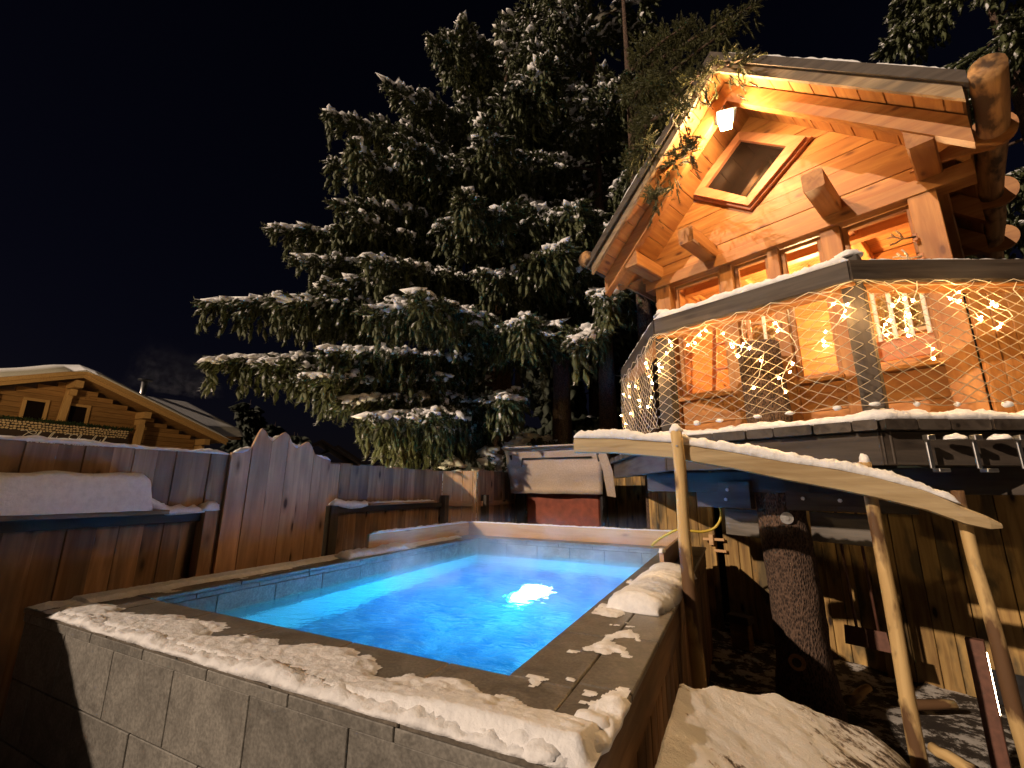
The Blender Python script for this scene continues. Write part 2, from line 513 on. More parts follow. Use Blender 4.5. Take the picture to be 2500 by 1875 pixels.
def log_mesh(name, p0, p1, r0, r1, mat, parent=None, seg=26, n=14, wob=0.10, seed=0):
    """round timber with lumpy outline, local X along it"""
    m, L = frame(p0, p1, (0, 0.3, 1))
    V, F = [], []
    for i in range(seg + 1):
        t = i / seg; r = r0 + (r1 - r0) * t
        dy = mnoise.noise((t * 3.1, seed * 7.7, 0)) * r * 0.5; dz = mnoise.noise((t * 3.1, seed * 7.7, 5)) * r * 0.5
        for k in range(n):
            a = 2 * math.pi * k / n
            rr = r * (1 + wob * mnoise.noise((math.cos(a) * 1.6, math.sin(a) * 1.6 + seed, t * L * 4)))
            V.append((L * t, math.cos(a) * rr + dy, math.sin(a) * rr + dz))
    for i in range(seg):
        for k in range(n):
            a = i * n + k; b = i * n + (k + 1) % n
            F.append((a, b, b + n, a + n))
    F.append(tuple(range(n - 1, -1, -1))); F.append(tuple(seg * n + k for k in range(n)))
    me = mesh_py(name, V, F, True)
    return link(name, me, M[mat], parent, m)

def prism(name, outline, depth_vec, mat, parent=None, mw=None):
    """closed outline extruded along depth_vec"""
    n = len(outline); d = Vector(depth_vec)
    V = [Vector(p) for p in outline] + [Vector(p) + d for p in outline]
    F = [tuple(range(n)), tuple(range(2 * n - 1, n - 1, -1))]
    for i in range(n):
        j = (i + 1) % n
        F.append((i, i + n, j + n, j))
    me = mesh_py(name, V, F)
    bm = bmesh.new(); bm.from_mesh(me); bmesh.ops.recalc_face_normals(bm, faces=bm.faces); bm.to_mesh(me); bm.free()
    return link(name, me, M[mat], parent, mw)

def boxm(name, lo, hi, mat, parent=None, bev=0.0):
    lo, hi = Vector(lo), Vector(hi)
    bm = bmesh.new()
    bmesh.ops.create_cube(bm, size=1.0)
    c = (lo + hi) / 2; s = hi - lo
    for v in bm.verts:
        v.co = Vector((v.co.x * s.x, v.co.y * s.y, v.co.z * s.z))
    if bev > 0:
        bmesh.ops.bevel(bm, geom=list(bm.edges), offset=bev, segments=1, affect='EDGES')
    me = bpy.data.meshes.new(name); bm.to_mesh(me); bm.free()
    return link(name, me, M[mat], parent, Matrix.Translation(c))

def fbm(p, o=4):
    return mnoise.fractal(Vector(p), 1.0, 2.0, o)

def snow_strip(name, path, w, h, label, parent=None, seed=0, step=0.035, mat='snow', side=None, under=0.0, lump=0.45, fine=0.25):
    """rounded lumpy ridge of snow lying along a polyline; path points are on the carrying surface"""
    path = [Vector(p) for p in path]
    pts = []
    for a, b in zip(path[:-1], path[1:]):
        n = max(2, int((b - a).length / step))
        for i in range(n):
            pts.append(a.lerp(b, i / n))
    pts.append(path[-1])
    V, F = [], []
    K = 9
    tot = len(pts)
    for i, p in enumerate(pts):
        d = (pts[min(i + 1, tot - 1)] - pts[max(i - 1, 0)]); d.z = 0
        d = d.normalized() if d.length > 1e-6 else Vector((1, 0, 0))
        s = Vector((-d.y, d.x, 0))
        e = min(1.0, min(i, tot - 1 - i) / 3.0); e = math.sqrt(max(0.02, e))
        hh = h * e * (1 + lump * fbm((p.x * 3 + seed, p.y * 3, p.z * 3 + seed)) + fine * fbm((p.x * 17, p.y * 17, seed + 3)))
        for k in range(K):
            a = math.pi * k / (K - 1)
            ww = w / 2 * (0.94 + 0.16 * fbm((p.x * 9 + k * 0.0, p.y * 9, seed + (5 if k < 4 else 9))))
            x = -math.cos(a); z = math.sin(a) ** 0.7
            q = p + s * (x * ww) + Vector((0, 0, max(0, hh) * z - under * (1 - z)))
            q += Vector((0, 0, 0.012 * fbm((q.x * 25, q.y * 25, q.z * 25 + k)))) * (1 if 0 < k < K - 1 else 0)
            V.append(q)
    for i in range(tot - 1):
        for k in range(K - 1):
            a = i * K + k
            F.append((a, a + K, a + K + 1, a + 1))
        F.append((i * K + K - 1, (i + 1) * K + K - 1, (i + 1) * K, i * K))
    F.append(tuple(range(K))); F.append(tuple((tot - 1) * K + k for k in range(K - 1, -1, -1)))
    me = mesh_py(name, V, F, True)
    bm = bmesh.new(); bm.from_mesh(me); bmesh.ops.recalc_face_normals(bm, faces=bm.faces); bm.to_mesh(me); bm.free()
    o = link(name, me, M[mat], parent)
    if parent is None: tag(o, label, 'snow', kind='stuff')
    return o

def snow_blob(name, c, rx, ry, rz, label, seed=0, parent=None, sub=3, flat=True):
    bm = bmesh.new()
    bmesh.ops.create_icosphere(bm, subdivisions=sub, radius=1.0)
    for v in bm.verts:
        n = v.co.normalized()
        k = 1 + 0.22 * fbm((n.x * 1.7 + seed, n.y * 1.7, n.z * 1.7)) + 0.05 * fbm((n.x * 7, n.y * 7 + seed, n.z * 7))
        co = Vector((n.x * rx, n.y * ry, n.z * rz)) * k
        if flat and co.z < 0: co.z *= 0.15
        v.co = co
    me = bpy.data.meshes.new(name); bm.to_mesh(me); bm.free()
    me.polygons.foreach_set('use_smooth', [True] * len(me.polygons))
    o = link(name, me, M['snow'], parent, Matrix.Translation(c))
    if parent is None: tag(o, label, 'snow', kind='stuff')
    return o

def heightfield(name, x0, x1, y0, y1, nx, ny, fn, mat, keep=None, smooth=True, skirt=None):
    """grid sheet; fn(x,y)->z; keep(x,y)->bool drops cells"""
    V = []; F = []
    zs = {}
    for j in range(ny + 1):
        for i in range(nx + 1):
            x = x0 + (x1 - x0) * i / nx; y = y0 + (y1 - y0) * j / ny
            V.append((x, y, fn(x, y)))
    for j in range(ny):
        for i in range(nx):
            a = j * (nx + 1) + i
            q = (a, a + 1, a + nx + 2, a + nx + 1)
            if keep is None or keep([V[k] for k in q]): F.append(q)
    me = mesh_py(name, V, F, smooth)
    bm = bmesh.new(); bm.from_mesh(me)
    loose = [v for v in bm.verts if not v.link_faces]
    bmesh.ops.delete(bm, geom=loose, context='VERTS'); bm.to_mesh(me); bm.free()
    return link(name, me, M[mat])

# ================================================================== ground
def ground_z(x, y):
    r = math.hypot(x, y - 3)
    z = 0.04 * fbm((x * 1.3, y * 1.3, 0)) + 0.02 * fbm((x * 5, y * 5, 2))
    return z if r < 30 else z - 0.0
def sstep(a, b, x):
    t = min(1, max(0, (x - a) / (b - a))); return t * t * (3 - 2 * t)
bm_lo = 60
xs = sorted(set([-160, -90, -50, -30, -20, -12, -8] + [round(-6 + 0.12 * i, 3) for i in range(0, 92)] + [6, 8, 12, 20, 40, 90, 160]))
ys = sorted(set([-60, -30, -12, -6, -3] + [round(-1 + 0.12 * i, 3) for i in range(0, 92)] + [12, 16, 25, 45, 90, 160, 260]))
V = [(x, y, ground_z(x, y)) for y in ys for x in xs]
nx = len(xs)
F = [(j * nx + i, j * nx + i + 1, (j + 1) * nx + i + 1, (j + 1) * nx + i) for j in range(len(ys) - 1) for i in range(nx - 1)]
g = link('ground', mesh_py('ground', V, F, True), M['ground'])
tag(g, kind='structure')

# dark wooded hillside far behind everything
V = []; F = []
seg = 60
for i in range(seg + 1):
    a = R(60 + 150 * i / seg)
    d = 150
    h = 6 + 9 * (0.5 + 0.5 * math.sin(a * 2.3)) + 3 * fbm((i * 0.6, 0, 0)) + 1.0 * random.random()
    for (rr, hh) in ((110, -1.0), (130, h * 0.5), (160, h), (200, h * 0.9)):
        V.append((math.cos(a) * rr, math.sin(a) * rr, hh))
for i in range(seg):
    for k in range(3):
        q = i * 4 + k
        F.append((q, q + 4, q + 5, q + 1))
tag(link('hills', mesh_py('hills', V, F), M['needle_far']), kind='structure')

# ================================================================== the pool
PX0, PX1, PY0, PY1 = -3.25, -0.35, 1.09, 5.40      # outside of the basin
IX0, IX1, IY0, IY1 = -2.95, -0.72, 1.455, 5.04     # inside
WZ = 0.84
pool = thing('plunge_pool', 'raised slate tiled pool with glowing blue water', 'pool', (0, 0, 0))
# core of the outer walls, recessed behind the tiles (also the grout)
def ring(name, o, i, z0, z1, mat, parent):
    (ax0, ax1, ay0, ay1), (bx0, bx1, by0, by1) = o, i
    V = [(ax0, ay0), (ax1, ay0), (ax1, ay1), (ax0, ay1), (bx0, by0), (bx1, by0), (bx1, by1), (bx0, by1)]
    V = [(x, y, z0) for x, y in V] + [(x, y, z1) for x, y in V]
    F = []
    for k in range(4):
        j = (k + 1) % 4
        F += [(k, j, j + 8, k + 8), (k + 4, k + 12, j + 12, j + 4), (k + 8, j + 8, j + 12, k + 12), (k, k + 4, j + 4, j)]
    return link(name, mesh_py(name, V, F), M[mat], parent)
g_ = 0.014
ring('basin_core', (PX0 + g_, PX1 - g_ - 0.02, PY0 + g_, PY1 - g_), (IX0 - g_, IX1 + g_, IY0 - g_, IY1 + g_), -0.12, 0.975, 'grout', pool)
boxm('basin_floor', (IX0 - 0.05, IY0 - 0.05, -0.16), (IX1 + 0.05, IY1 + 0.05, -0.10), 'liner', pool)
boxm('step', (IX1 - 0.46, IY0 + 0.003, -0.101), (IX1 - 0.003, IY0 + 0.62, 0.50), 'liner', pool, 0.02)
TT = 0.012
def ptile(name, lo, hi, mat='tile', bev=0.0025):
    return boxm(name, lo, hi, mat, pool, bev)
# outer front: edge strip under the coping, then rows of big tiles with staggered joints
gap = 0.004
x = PX0
rows = [(0.685, 0.932), (0.434, 0.681), (0.183, 0.430), (-0.06, 0.179)]
for r_, (z0, z1) in enumerate(rows):
    x = PX0 - (0.0 if r_ % 2 == 0 else 0.22)
    while x < PX1 - 0.03:
        w = 0.44
        a, b = max(PX0, x), min(PX1 - 0.025, x + w - gap)
        if b - a > 0.03:
            jz = random.uniform(-0.0015, 0.0015)
            ptile('tile', (a, PY0 + jz, z0), (b, PY0 + TT + 0.004, z1))
        x += w
x = PX0 - 0.15
while x < PX1 - 0.03:
    a, b = max(PX0, x), min(PX1 - 0.004, x + 0.42 - gap)
    ptile('edge_tile', (a, PY0 - 0.008, 0.936), (b, PY0 + TT + 0.004, 0.972))
    x += 0.42
# outer left side (faces the fence)
for r_, (z0, z1) in enumerate(rows):
    y = PY0 + 0.02
    while y < PY1 - 0.02:
        ptile('tile', (PX0, y, z0), (PX0 + TT, min(PY1, y + 0.44 - gap), z1))
        y += 0.44
# coping: inner slabs and outer border strips, mitred look at the corners by butt joints
CT0, CT1 = 0.974, 1.0
def coping_run(axis, a0, a1, b0, b1, step, off):
    t = a0 - off
    while t < a1 - 0.01:
        s, e = max(a0, t), min(a1, t + step - 0.005)
        if e - s > 0.03:
            dz = random.uniform(-0.0022, -0.0006)
            if axis == 'x': ptile('coping_slab', (s, b0, CT0), (e, b1, CT1 + dz), 'coping', 0.004)
            else: ptile('coping_slab', (b0, s, CT0), (b1, e, CT1 + dz), 'coping', 0.004)
        t += step
OV = 0.012
iw = 0.21
coping_run('x', PX0 - OV, PX1 + OV, PY0 - OV, IY0 - iw - 0.003, 0.52, 0.2)
coping_run('x', IX0 - iw, IX1 + iw, IY0 - iw + 0.003, IY0 + OV, 0.46, 0.1)
coping_run('x', PX0 - OV, PX1 + OV, IY1 - OV, PY1 + OV, 0.52, 0.0)
coping_run('y', IY0 - iw, IY1 - OV - 0.005, PX0 - OV, IX0 - iw / 2 - 0.003 - 0.04, 0.52, 0.1)
coping_run('y', IY0 + OV + 0.005, IY1 - OV - 0.005, IX0 - iw / 2 + 0.003 - 0.04, IX0 + OV, 0.52, 0.0)
coping_run('y', IY0 - iw, IY1 - OV - 0.005, IX1 + iw + 0.003, PX1 + OV, 0.52, 0.25)
coping_run('y', IY0 + OV + 0.005, IY1 - OV - 0.005, IX1 - OV, IX1 + iw - 0.003, 0.62, 0.1)
# inside: tile edge below the coping and one tile course down into the water
def inner_side(axis, at, a0, a1, sgn):
    for (z0, z1, st, off, pr, nm) in ((0.945, 0.972, 0.40, 0.13, 0.004, 'edge_tile'), (0.80, 0.941, 0.40, 0.0, 0.0, 'tile'), (0.56, 0.796, 0.40, 0.2, 0.0, 'tile')):
        t = a0 - off
        while t < a1 - 0.01:
            s, e = max(a0, t), min(a1, t + st - gap)
            if e - s > 0.02:
                d0, d1 = at - sgn * TT, at + sgn * pr
                lo_, hi_ = min(d0, d1), max(d0, d1)
                if axis == 'x': ptile(nm, (s, lo_, z0), (e, hi_, z1))
                else: ptile(nm, (lo_, s, z0), (hi_, e, z1))
            t += st
inner_side('x', IY1, IX0, IX1, -1)
inner_side('x', IY0, IX0, IX1, 1)
inner_side('y', IX0, IY0, IY1, 1)
inner_side('y', IX1, IY0, IY1, -1)
ring('basin_liner', (IX0 - 0.012, IX1 + 0.012, IY0 - 0.012, IY1 + 0.012), (IX0 + 0.001, IX1 - 0.001, IY0 + 0.001, IY1 - 0.001), -0.11, 0.556, 'liner', pool)
# right flank clad in planks
board('trim_board', (PX1 - 0.012, PY0 + 0.02, 0.885), (PX1 - 0.012, PY1, 0.885), 0.022, 0.17, 'fence', pool)
y = PY0 + 0.01; k = 0
while y < PY1 - 0.05:
    w = random.uniform(0.12, 0.15)
    board('plank', (PX1 - 0.02 + random.uniform(-0.002, 0.002), y + w / 2, -0.08), (PX1 - 0.02, y + w / 2, 0.797), w - 0.004, 0.022, 'fence', pool, up=(1, 0, 0), rough=0.01, seed=k)
    y += w; k += 1
# planed boards standing on the coping round the far end
board('surround_board', (-3.22, 5.215, 1.08), (-0.545, 5.215, 1.08), 0.035, 0.158, 'newboard', pool)
board('surround_board', (-3.205, 3.38, 1.08), (-3.205, 5.195, 1.08), 0.03, 0.155, 'newboard', pool)
board('surround_board', (-0.53, 3.56, 1.075), (-0.53, 5.195, 1.075), 0.03, 0.148, 'newboard', pool)
# underwater lamp in the floor
lm = thing('pool_lamp', None, None); lm.parent = pool
lm.location = (-1.79, 4.16, -0.1)
V, F = [], []
for i in range(6):
    a = math.pi / 2 * i / 5
    for k in range(20):
        th_ = 2 * math.pi * k / 20
        V.append((0.35 * math.cos(a) * math.cos(th_), 0.35 * math.cos(a) * math.sin(th_), 0.08 * math.sin(a)))
for i in range(5):
    for k in range(20):
        a = i * 20 + k; b = i * 20 + (k + 1) % 20
        F.append((a, b, b + 20, a + 20))
link('lamp_lens', mesh_py('lamp_lens', V, F, True), M['poollamp'], lm)
tube('lamp_rim', [(0.40 * math.cos(t), 0.40 * math.sin(t), 0.01) for t in [2 * math.pi * i / 24 for i in range(25)]], 0.02, 'metal', lm)
pl = bpy.data.lights.new('pool_light', 'POINT'); pl.energy = 250; pl.color = (0.004, 0.285, 1.0); pl.shadow_soft_size = 0.08
plo = bpy.data.objects.new('pool_light', pl); COL.objects.link(plo); plo.parent = lm; plo.location = (0.1, -0.55, 0.42)

# water body
wv = boxm('water', (IX0 - 0.003, IY0 - 0.003, -0.099), (IX1 + 0.003, IY1 + 0.003, WZ), 'water')
tag(wv, kind='structure')

# thin drifted and half-melted snow on the coping
def coping_snow(x, y):
    n = fbm((x * 2.1, y * 2.1, 3.3), 5); n2 = fbm((x * 9, y * 9, 1.0), 4)
    front = sstep(1.45, 1.12, y)              # 1 at the outer front edge
    v = -0.6
    if y < 1.5 and x < -0.30:
        edge = sstep(1.40, 1.18, y - 0.09 * n)
        v = edge * 1.05 - 0.26 + 0.38 * n + 0.22 * n2
        v -= 0.8 * sstep(-2.85, -3.1, x)
        v -= 0.45 * sstep(-1.45, -1.1, x) * (1 - sstep(1.22, 1.12, y))
    if x > -0.74 and y > 1.3:
        v = max(v, -0.42 + 0.75 * n + 0.3 * n2 + 0.45 * sstep(-0.52, -0.38, x) * sstep(2.2, 1.4, y) + 0.35 * sstep(2.3, 2.7, y) * sstep(-0.68, -0.5, x))
    if x < -2.9 and y > 1.25:
        v = max(v, -0.25 + 0.8 * sstep(-3.02, -3.16, x) + 0.45 * n + 0.2 * n2)
    return v
def cs_z(x, y):
    v = coping_snow(x, y)
    thick = 0.020 + 0.03 * sstep(-1.2, -0.6, x) * sstep(1.3, 1.1, y)
    e = sstep(PY0 - 0.012, PY0 + 0.03, y) * sstep(PX1 + 0.012, PX1 - 0.03, x) * sstep(PX0 - 0.01, PX0 + 0.02, x)   # feathered to the stone at the outer edges
    return 1.0005 + e * (min(1.0, max(0.0, v) * 2.2) * thick + (0.003 * fbm((x * 30, y * 30, 0)) if v > 0.1 else 0))
def keep_snow(q):
    return any(p[2] > 1.0012 for p in q)
def lip(q): return True
patches = []
for (x0, x1, y0, y1, nx_, ny_) in ((PX0 - 0.01, PX1 + 0.012, PY0 - 0.012, IY0 - 0.01, 420, 56), (IX1 + 0.02, PX1 + 0.012, IY0 - 0.01, 3.4, 56, 280), (PX0 - 0.01, IX0 - 0.02, IY0 - 0.01, 4.9, 40, 330)):
    patches.append(heightfield('snow_cover', x0, x1, y0, y1, nx_, ny_, cs_z, 'snow', keep_snow))
tag(patches[0], 'thin half melted snow along the front coping of the pool', 'snow', kind='stuff')
tag(patches[1], 'icy snow crust on the coping beside the wooden clad pool flank', 'snow', kind='stuff')
tag(patches[2], 'dusting of snow on the pool coping next to the fence', 'snow', kind='stuff')
# the thicker lip of snow hanging on the front right corner and edges
snow_strip('snow_lip', [(-2.95, 1.10, 0.996), (-1.6, 1.098, 0.996), (-0.9, 1.10, 0.996), (-0.42, 1.11, 0.996), (-0.365, 1.2, 0.996), (-0.37, 1.45, 0.998)], 0.085, 0.030, 'crumbly lip of snow along the outer front edge of the pool', seed=4, step=0.012, lump=0.9)
for i_, (bx, by, rr_) in enumerate([(-0.52, 1.13, 0.05), (-0.43, 1.16, 0.06), (-0.62, 1.12, 0.035), (-0.39, 1.27, 0.045), (-0.75, 1.115, 0.03), (-0.46, 1.10, 0.04), (-0.88, 1.12, 0.022)]):
    snow_blob('snow_lump', (bx, by, 1.0), rr_ * 1.3, rr_, rr_ * 0.75, 'lump of snow on the pool corner with the wooden flank', seed=i_ * 3.1)['group'] = 'snow lumps on the pool corner'
# thick pillow of snow farther along the right coping
snow_strip('snow_pillow', [(-0.52, 2.42, 0.998), (-0.50, 2.6, 0.998), (-0.47, 3.0, 0.998), (-0.46, 3.52, 0.998)], 0.32, 0.10, 'thick pillow of snow on the pool edge beside the first pole', seed=11, step=0.02, lump=0.25, fine=0.07)
snow_strip('snow_drift', [(-3.1, 2.95, 1.0), (-3.1, 3.2, 1.0), (-3.08, 3.75, 1.0)], 0.22, 0.05, 'low drift of snow against the short planed board', seed=12, step=0.02)
snow_strip('snow_cap', [(-3.22, 5.215, 1.158), (-0.55, 5.215, 1.158)], 0.036, 0.012, 'thin snow on the long planed board behind the water', seed=13)
snow_strip('snow_cap', [(-3.205, 3.40, 1.156), (-3.205, 5.19, 1.156)], 0.034, 0.022, 'thin snow on the short planed board by the fence', seed=14)
snow_blob('snow_cap', (-0.53, 3.60, 1.148), 0.024, 0.07, 0.03, 'small cap of snow on the board end near the hose', seed=2)

# steam drifting over the water
st = boxm('steam', (IX0 - 0.1, 2.6, WZ + 0.002), (IX1 + 0.25, IY1 + 0.5, 1.42), 'steam')
tag(st, 'thin steam drifting over the blue water', 'steam', kind='stuff')

# ================================================================== left fence
FX = -3.95
def fence_board(parent, y0, y1, z0, z1, k, mat='fence', dx=0.0, lean=0.0):
    w = y1 - y0
    return board('board', (FX + dx, (y0 + y1) / 2, z0), (FX + dx, (y0 + y1) / 2 + lean, z1), w + 0.003, 0.024, mat, parent, up=(1, 0, 0), rough=0.008, seed=k)
fence = thing('plank_fence', 'weathered plank fence with snow-loaded shelf left of the gate', 'fence', (0, 0, 0))
y = -3.2; k = 0
ftops = []
while y < 2.42:
    w = random.uniform(0.11, 0.155)
    y1_ = min(2.43, y + w)
    if y1_ > 2.36: y1_ = 2.43
    zt = 1.868 + random.uniform(-0.012, 0.012)
    fence_board(fence, y, y1_, -0.05, zt, k, dx=random.uniform(-0.003, 0.003) + (0.005 if k % 2 else -0.005))
    ftops.append((y, y1_, zt)); y = y1_; k += 1
board('rail', (FX + 0.05, -3.2, 1.36), (FX + 0.05, 2.26, 1.36), 0.05, 0.075, 'darkwood', fence)
board('shelf', (FX + 0.13, -3.2, 1.413), (FX + 0.13, 1.88, 1.413), 0.24, 0.03, 'fence', fence)
board('post', (FX + 0.08, 2.25, -0.05), (FX + 0.08, 2.25, 1.408), 0.10, 0.10, 'fence', fence, up=(1, 0, 0))
board('rail', (FX - 0.035, -3.2, 1.2), (FX - 0.035, 2.42, 1.2), 0.04, 0.10, 'fence', fence)
snow_strip('snow_cap', [(FX, -3.2, 1.866), (FX, 1.2, 1.866), (FX, 2.40, 1.866)], 0.05, 0.022, 'thin line of snow along the fence top left of the gate', seed=21, lump=0.9)
# big loaf of snow on the shelf
V, F = [], []
ny_, K = 64, 15
for i in range(ny_ + 1):
    t = i / ny_; yy = -1.2 + 2.99 * t
    e = min(1, (1 - t) / 0.045); e = math.sqrt(max(0.0, 1 - (1 - e) ** 2))
    for k in range(K):
        a = math.pi * k / (K - 1)
        ca, sa = math.cos(a), math.sin(a)
        px = 0.125 * (-1 if ca > 0 else 1) * abs(ca) ** 0.62
        pz = 0.245 * sa ** 0.72 * (0.25 + 0.75 * e)
        n_ = fbm((px * 6, yy * 2.2, pz * 5 + 4)); n2_ = fbm((px * 22, yy * 9, pz * 22))
        V.append((FX + 0.145 + px * (1 + 0.10 * n_) + 0.006 * n2_, yy - 0.03 * (1 - e), 1.428 + max(0, pz * (1 + 0.12 * n_) + 0.006 * n2_)))
for i in range(ny_):
    for k in range(K - 1):
        a = i * K + k
        F.append((a, a + K, a + K + 1, a + 1))
F.append(tuple(ny_ * K + k for k in range(K)))
tag(link('snow_loaf', mesh_py('snow_loaf', V, F, True), M['snow']), 'deep loaf of snow lying on the fence shelf', 'snow', kind='stuff')
snow_strip('snow_tail', [(FX + 0.10, 1.76, 1.50), (FX + 0.09, 1.86, 1.43), (FX + 0.07, 1.95, 1.395), (FX + 0.07, 2.08, 1.40), (FX + 0.07, 2.20, 1.405)], 0.12, 0.055, 'twisted tail of snow on the rail beside the snow loaf', seed=23, step=0.02, under=0.012)
snow_blob('snow_cap', (FX + 0.08, 2.25, 1.41), 0.07, 0.085, 0.07, 'rounded snow cap on the fence post beside the gate', seed=5)

# gate with three carved peaks
gate = thing('fence_gate', 'tall plank gate with three wavy peaks on top', 'gate', (0, 0, 0))
prof = [(2.38, 1.885), (2.50, 1.895), (2.56, 1.95), (2.60, 2.07), (2.63, 2.125), (2.67, 2.10), (2.72, 2.03), (2.75, 2.01), (2.81, 2.07), (2.87, 2.12), (2.92, 2.09), (2.97, 2.00), (3.02, 1.965), (3.09, 2.02), (3.15, 2.055), (3.19, 2.02), (3.25, 1.93), (3.31, 1.905), (3.40, 1.89), (3.46, 1.883)]
def gz(y):
    for (a, za), (b, zb) in zip(prof[:-1], prof[1:]):
        if a <= y <= b: return za + (zb - za) * (y - a) / (b - a)
    return prof[-1][1] if y > 3 else prof[0][1]
cuts = [2.385, 2.56, 2.745, 2.92, 3.08, 3.235, 3.345, 3.46]
for k, (a, b) in enumerate(zip(cuts[:-1], cuts[1:])):
    out = [(0, 0, 0)]
    a += 0.002; b -= 0.002
    nn = 8
    dx = random.uniform(-0.004, 0.004)
    L0 = 0.05
    outl = [(0.05 + L0 * 0, a, 0)]
    # local X is up the board
    pts_ = [(-0.05, a), (-0.05, b)] + [(gz(b + (a - b) * i / nn), b + (a - b) * i / nn) for i in range(nn + 1)]
    mw = Matrix(((0, 0, 1, FX + 0.03 + dx), (0, 1, 0, 0), (1, 0, 0, 0), (0, 0, 0, 1)))
    prism('board', [(p, q, 0) for p, q in pts_], (0, 0, 0.026), 'gate', gate, mw)
board('brace', (FX - 0.01, 2.42, 1.3), (FX - 0.01, 3.44, 1.3), 0.05, 0.10, 'fence', gate)
board('brace', (FX - 0.01, 2.42, 0.4), (FX - 0.01, 3.44, 0.4), 0.05, 0.10, 'fence', gate)
for (a, b, w, s_) in ((2.41, 2.55, 0.05, 31), (2.69, 2.82, 0.035, 32), (2.95, 3.07, 0.03, 33), (3.27, 3.46, 0.04, 34)):
    yy = [a + (b - a) * i / 4 for i in range(5)]
    snow_strip('snow_cap', [(FX + 0.035, q, gz(q) - 0.004) for q in yy], w, 0.035 if s_ != 31 else 0.05, 'pocket of snow in the wavy top of the gate', seed=s_, step=0.02)['group'] = 'snow pockets on the gate'

# fence between gate and corner
fence2 = thing('plank_fence', 'plank fence with narrow snowy shelf between gate and sunlit corner', 'fence', (0, 0, 0))
y = 3.47; k = 50
while y < 5.60:
    w = random.uniform(0.13, 0.18); y1_ = min(5.62, y + w)
    fence_board(fence2, y, y1_, -0.05, 1.85 + random.uniform(-0.01, 0.01), k, 'fence', random.uniform(-0.005, 0.005)); y = y1_; k += 1
board('rail', (FX + 0.05, 3.62, 1.355), (FX + 0.05, 5.56, 1.355), 0.05, 0.07, 'darkwood', fence2)
board('shelf', (FX + 0.09, 4.0, 1.405), (FX + 0.09, 5.3, 1.405), 0.13, 0.025, 'fence', fence2)
board('post', (FX + 0.07, 3.53, -0.05), (FX + 0.07, 3.53, 1.40), 0.11, 0.09, 'darkwood', fence2, up=(1, 0, 0))
board('post', (FX + 0.09, 5.58, -0.05), (FX + 0.09, 5.58, 1.49), 0.10, 0.09, 'darkwood', fence2, up=(1, 0, 0))
snow_strip('snow_tail', [(FX + 0.08, 3.50, 1.43), (FX + 0.09, 3.62, 1.41), (FX + 0.08, 3.75, 1.385), (FX + 0.08, 3.9, 1.39), (FX + 0.08, 4.03, 1.42)], 0.09, 0.05, 'curl of snow hanging on the rail right of the gate', seed=24, step=0.02, under=0.02)
snow_strip('snow_cap', [(FX + 0.09, 4.02, 1.418), (FX + 0.09, 5.25, 1.418)], 0.12, 0.02, 'thin snow on the narrow fence shelf', seed=25)

def run_fence(label, p, q, top, mat='fence', seed=0, extra=True):
    f = thing('plank_fence', label, 'fence', (0, 0, 0))
    p, q = Vector((*p, 0)), Vector((*q, 0)); d = q - p; L = d.length; d.normalize(); n = Vector((d.y, -d.x, 0))
    t = 0; k = seed
    while t < L - 0.01:
        w = random.uniform(0.12, 0.17); t1 = min(L, t + w)
        c = p + d * ((t + t1) / 2) + n * random.uniform(-0.004, 0.004)
        board('board', (c.x, c.y, -0.05), (c.x, c.y, top + random.uniform(-0.008, 0.008)), t1 - t - 0.005, 0.024, mat, f, up=tuple(n), rough=0.012, seed=k)
        t = t1; k += 1
    if extra:
        a = p + n * 0.04 + d * 0.05; b = q + n * 0.04 - d * 0.05
        board('rail', (a.x, a.y, 1.37), (b.x, b.y, 1.37), 0.05, 0.075, mat, f)
    return f
f3 = run_fence('short angled fence panel catching warm light at the yard corner', (-3.95, 5.64), (-3.47, 5.84), 1.85, 'newboard', 200)
f4 = run_fence('fence run behind the swing seat beyond the lit corner', (-3.47, 5.86), (-3.57, 7.48), 1.87, 'fence', 220)
board('post', (-3.40, 5.98, -0.05), (-3.40, 5.98, 1.50), 0.09, 0.09, 'darkwood', f4, up=(1, 0, 0))
f5 = run_fence('back fence right of the swing seat under the deck', (-3.55, 7.5), (-0.62, 7.5), 1.80, 'shed', 240, extra=False)

# ================================================================== canopy swing seat
sw = thing('canopy_swing', 'garden swing seat with folded beige canopy and rust red back', 'swing seat', (-2.5, 6.75, 0))
X0, X1 = -0.72, 0.72
for s_ in (X0, X1):
    tubes_joined('side_frame', [[(s_, -0.45, 0.0), (s_, 0.0, 1.62), (s_, 0.45, 0.0)], [(s_, 0.0, 1.62), (s_ * 1.0, -0.28, 2.12)]], 0.022, 'blackmetal', sw, 8)
tubes_joined('canopy_frame', [[(X0 + 0.12, -0.05, 1.60), (X0 + 0.22, -0.12, 1.74), (X1 - 0.12, -0.12, 1.74), (X1 - 0.02, -0.05, 1.60)],
                              [(X0 + 0.10, -0.10, 1.62), (X0 + 0.20, -0.26, 2.06), (X1 - 0.10, -0.26, 2.06)]], 0.014, 'blackmetal', sw, 8)
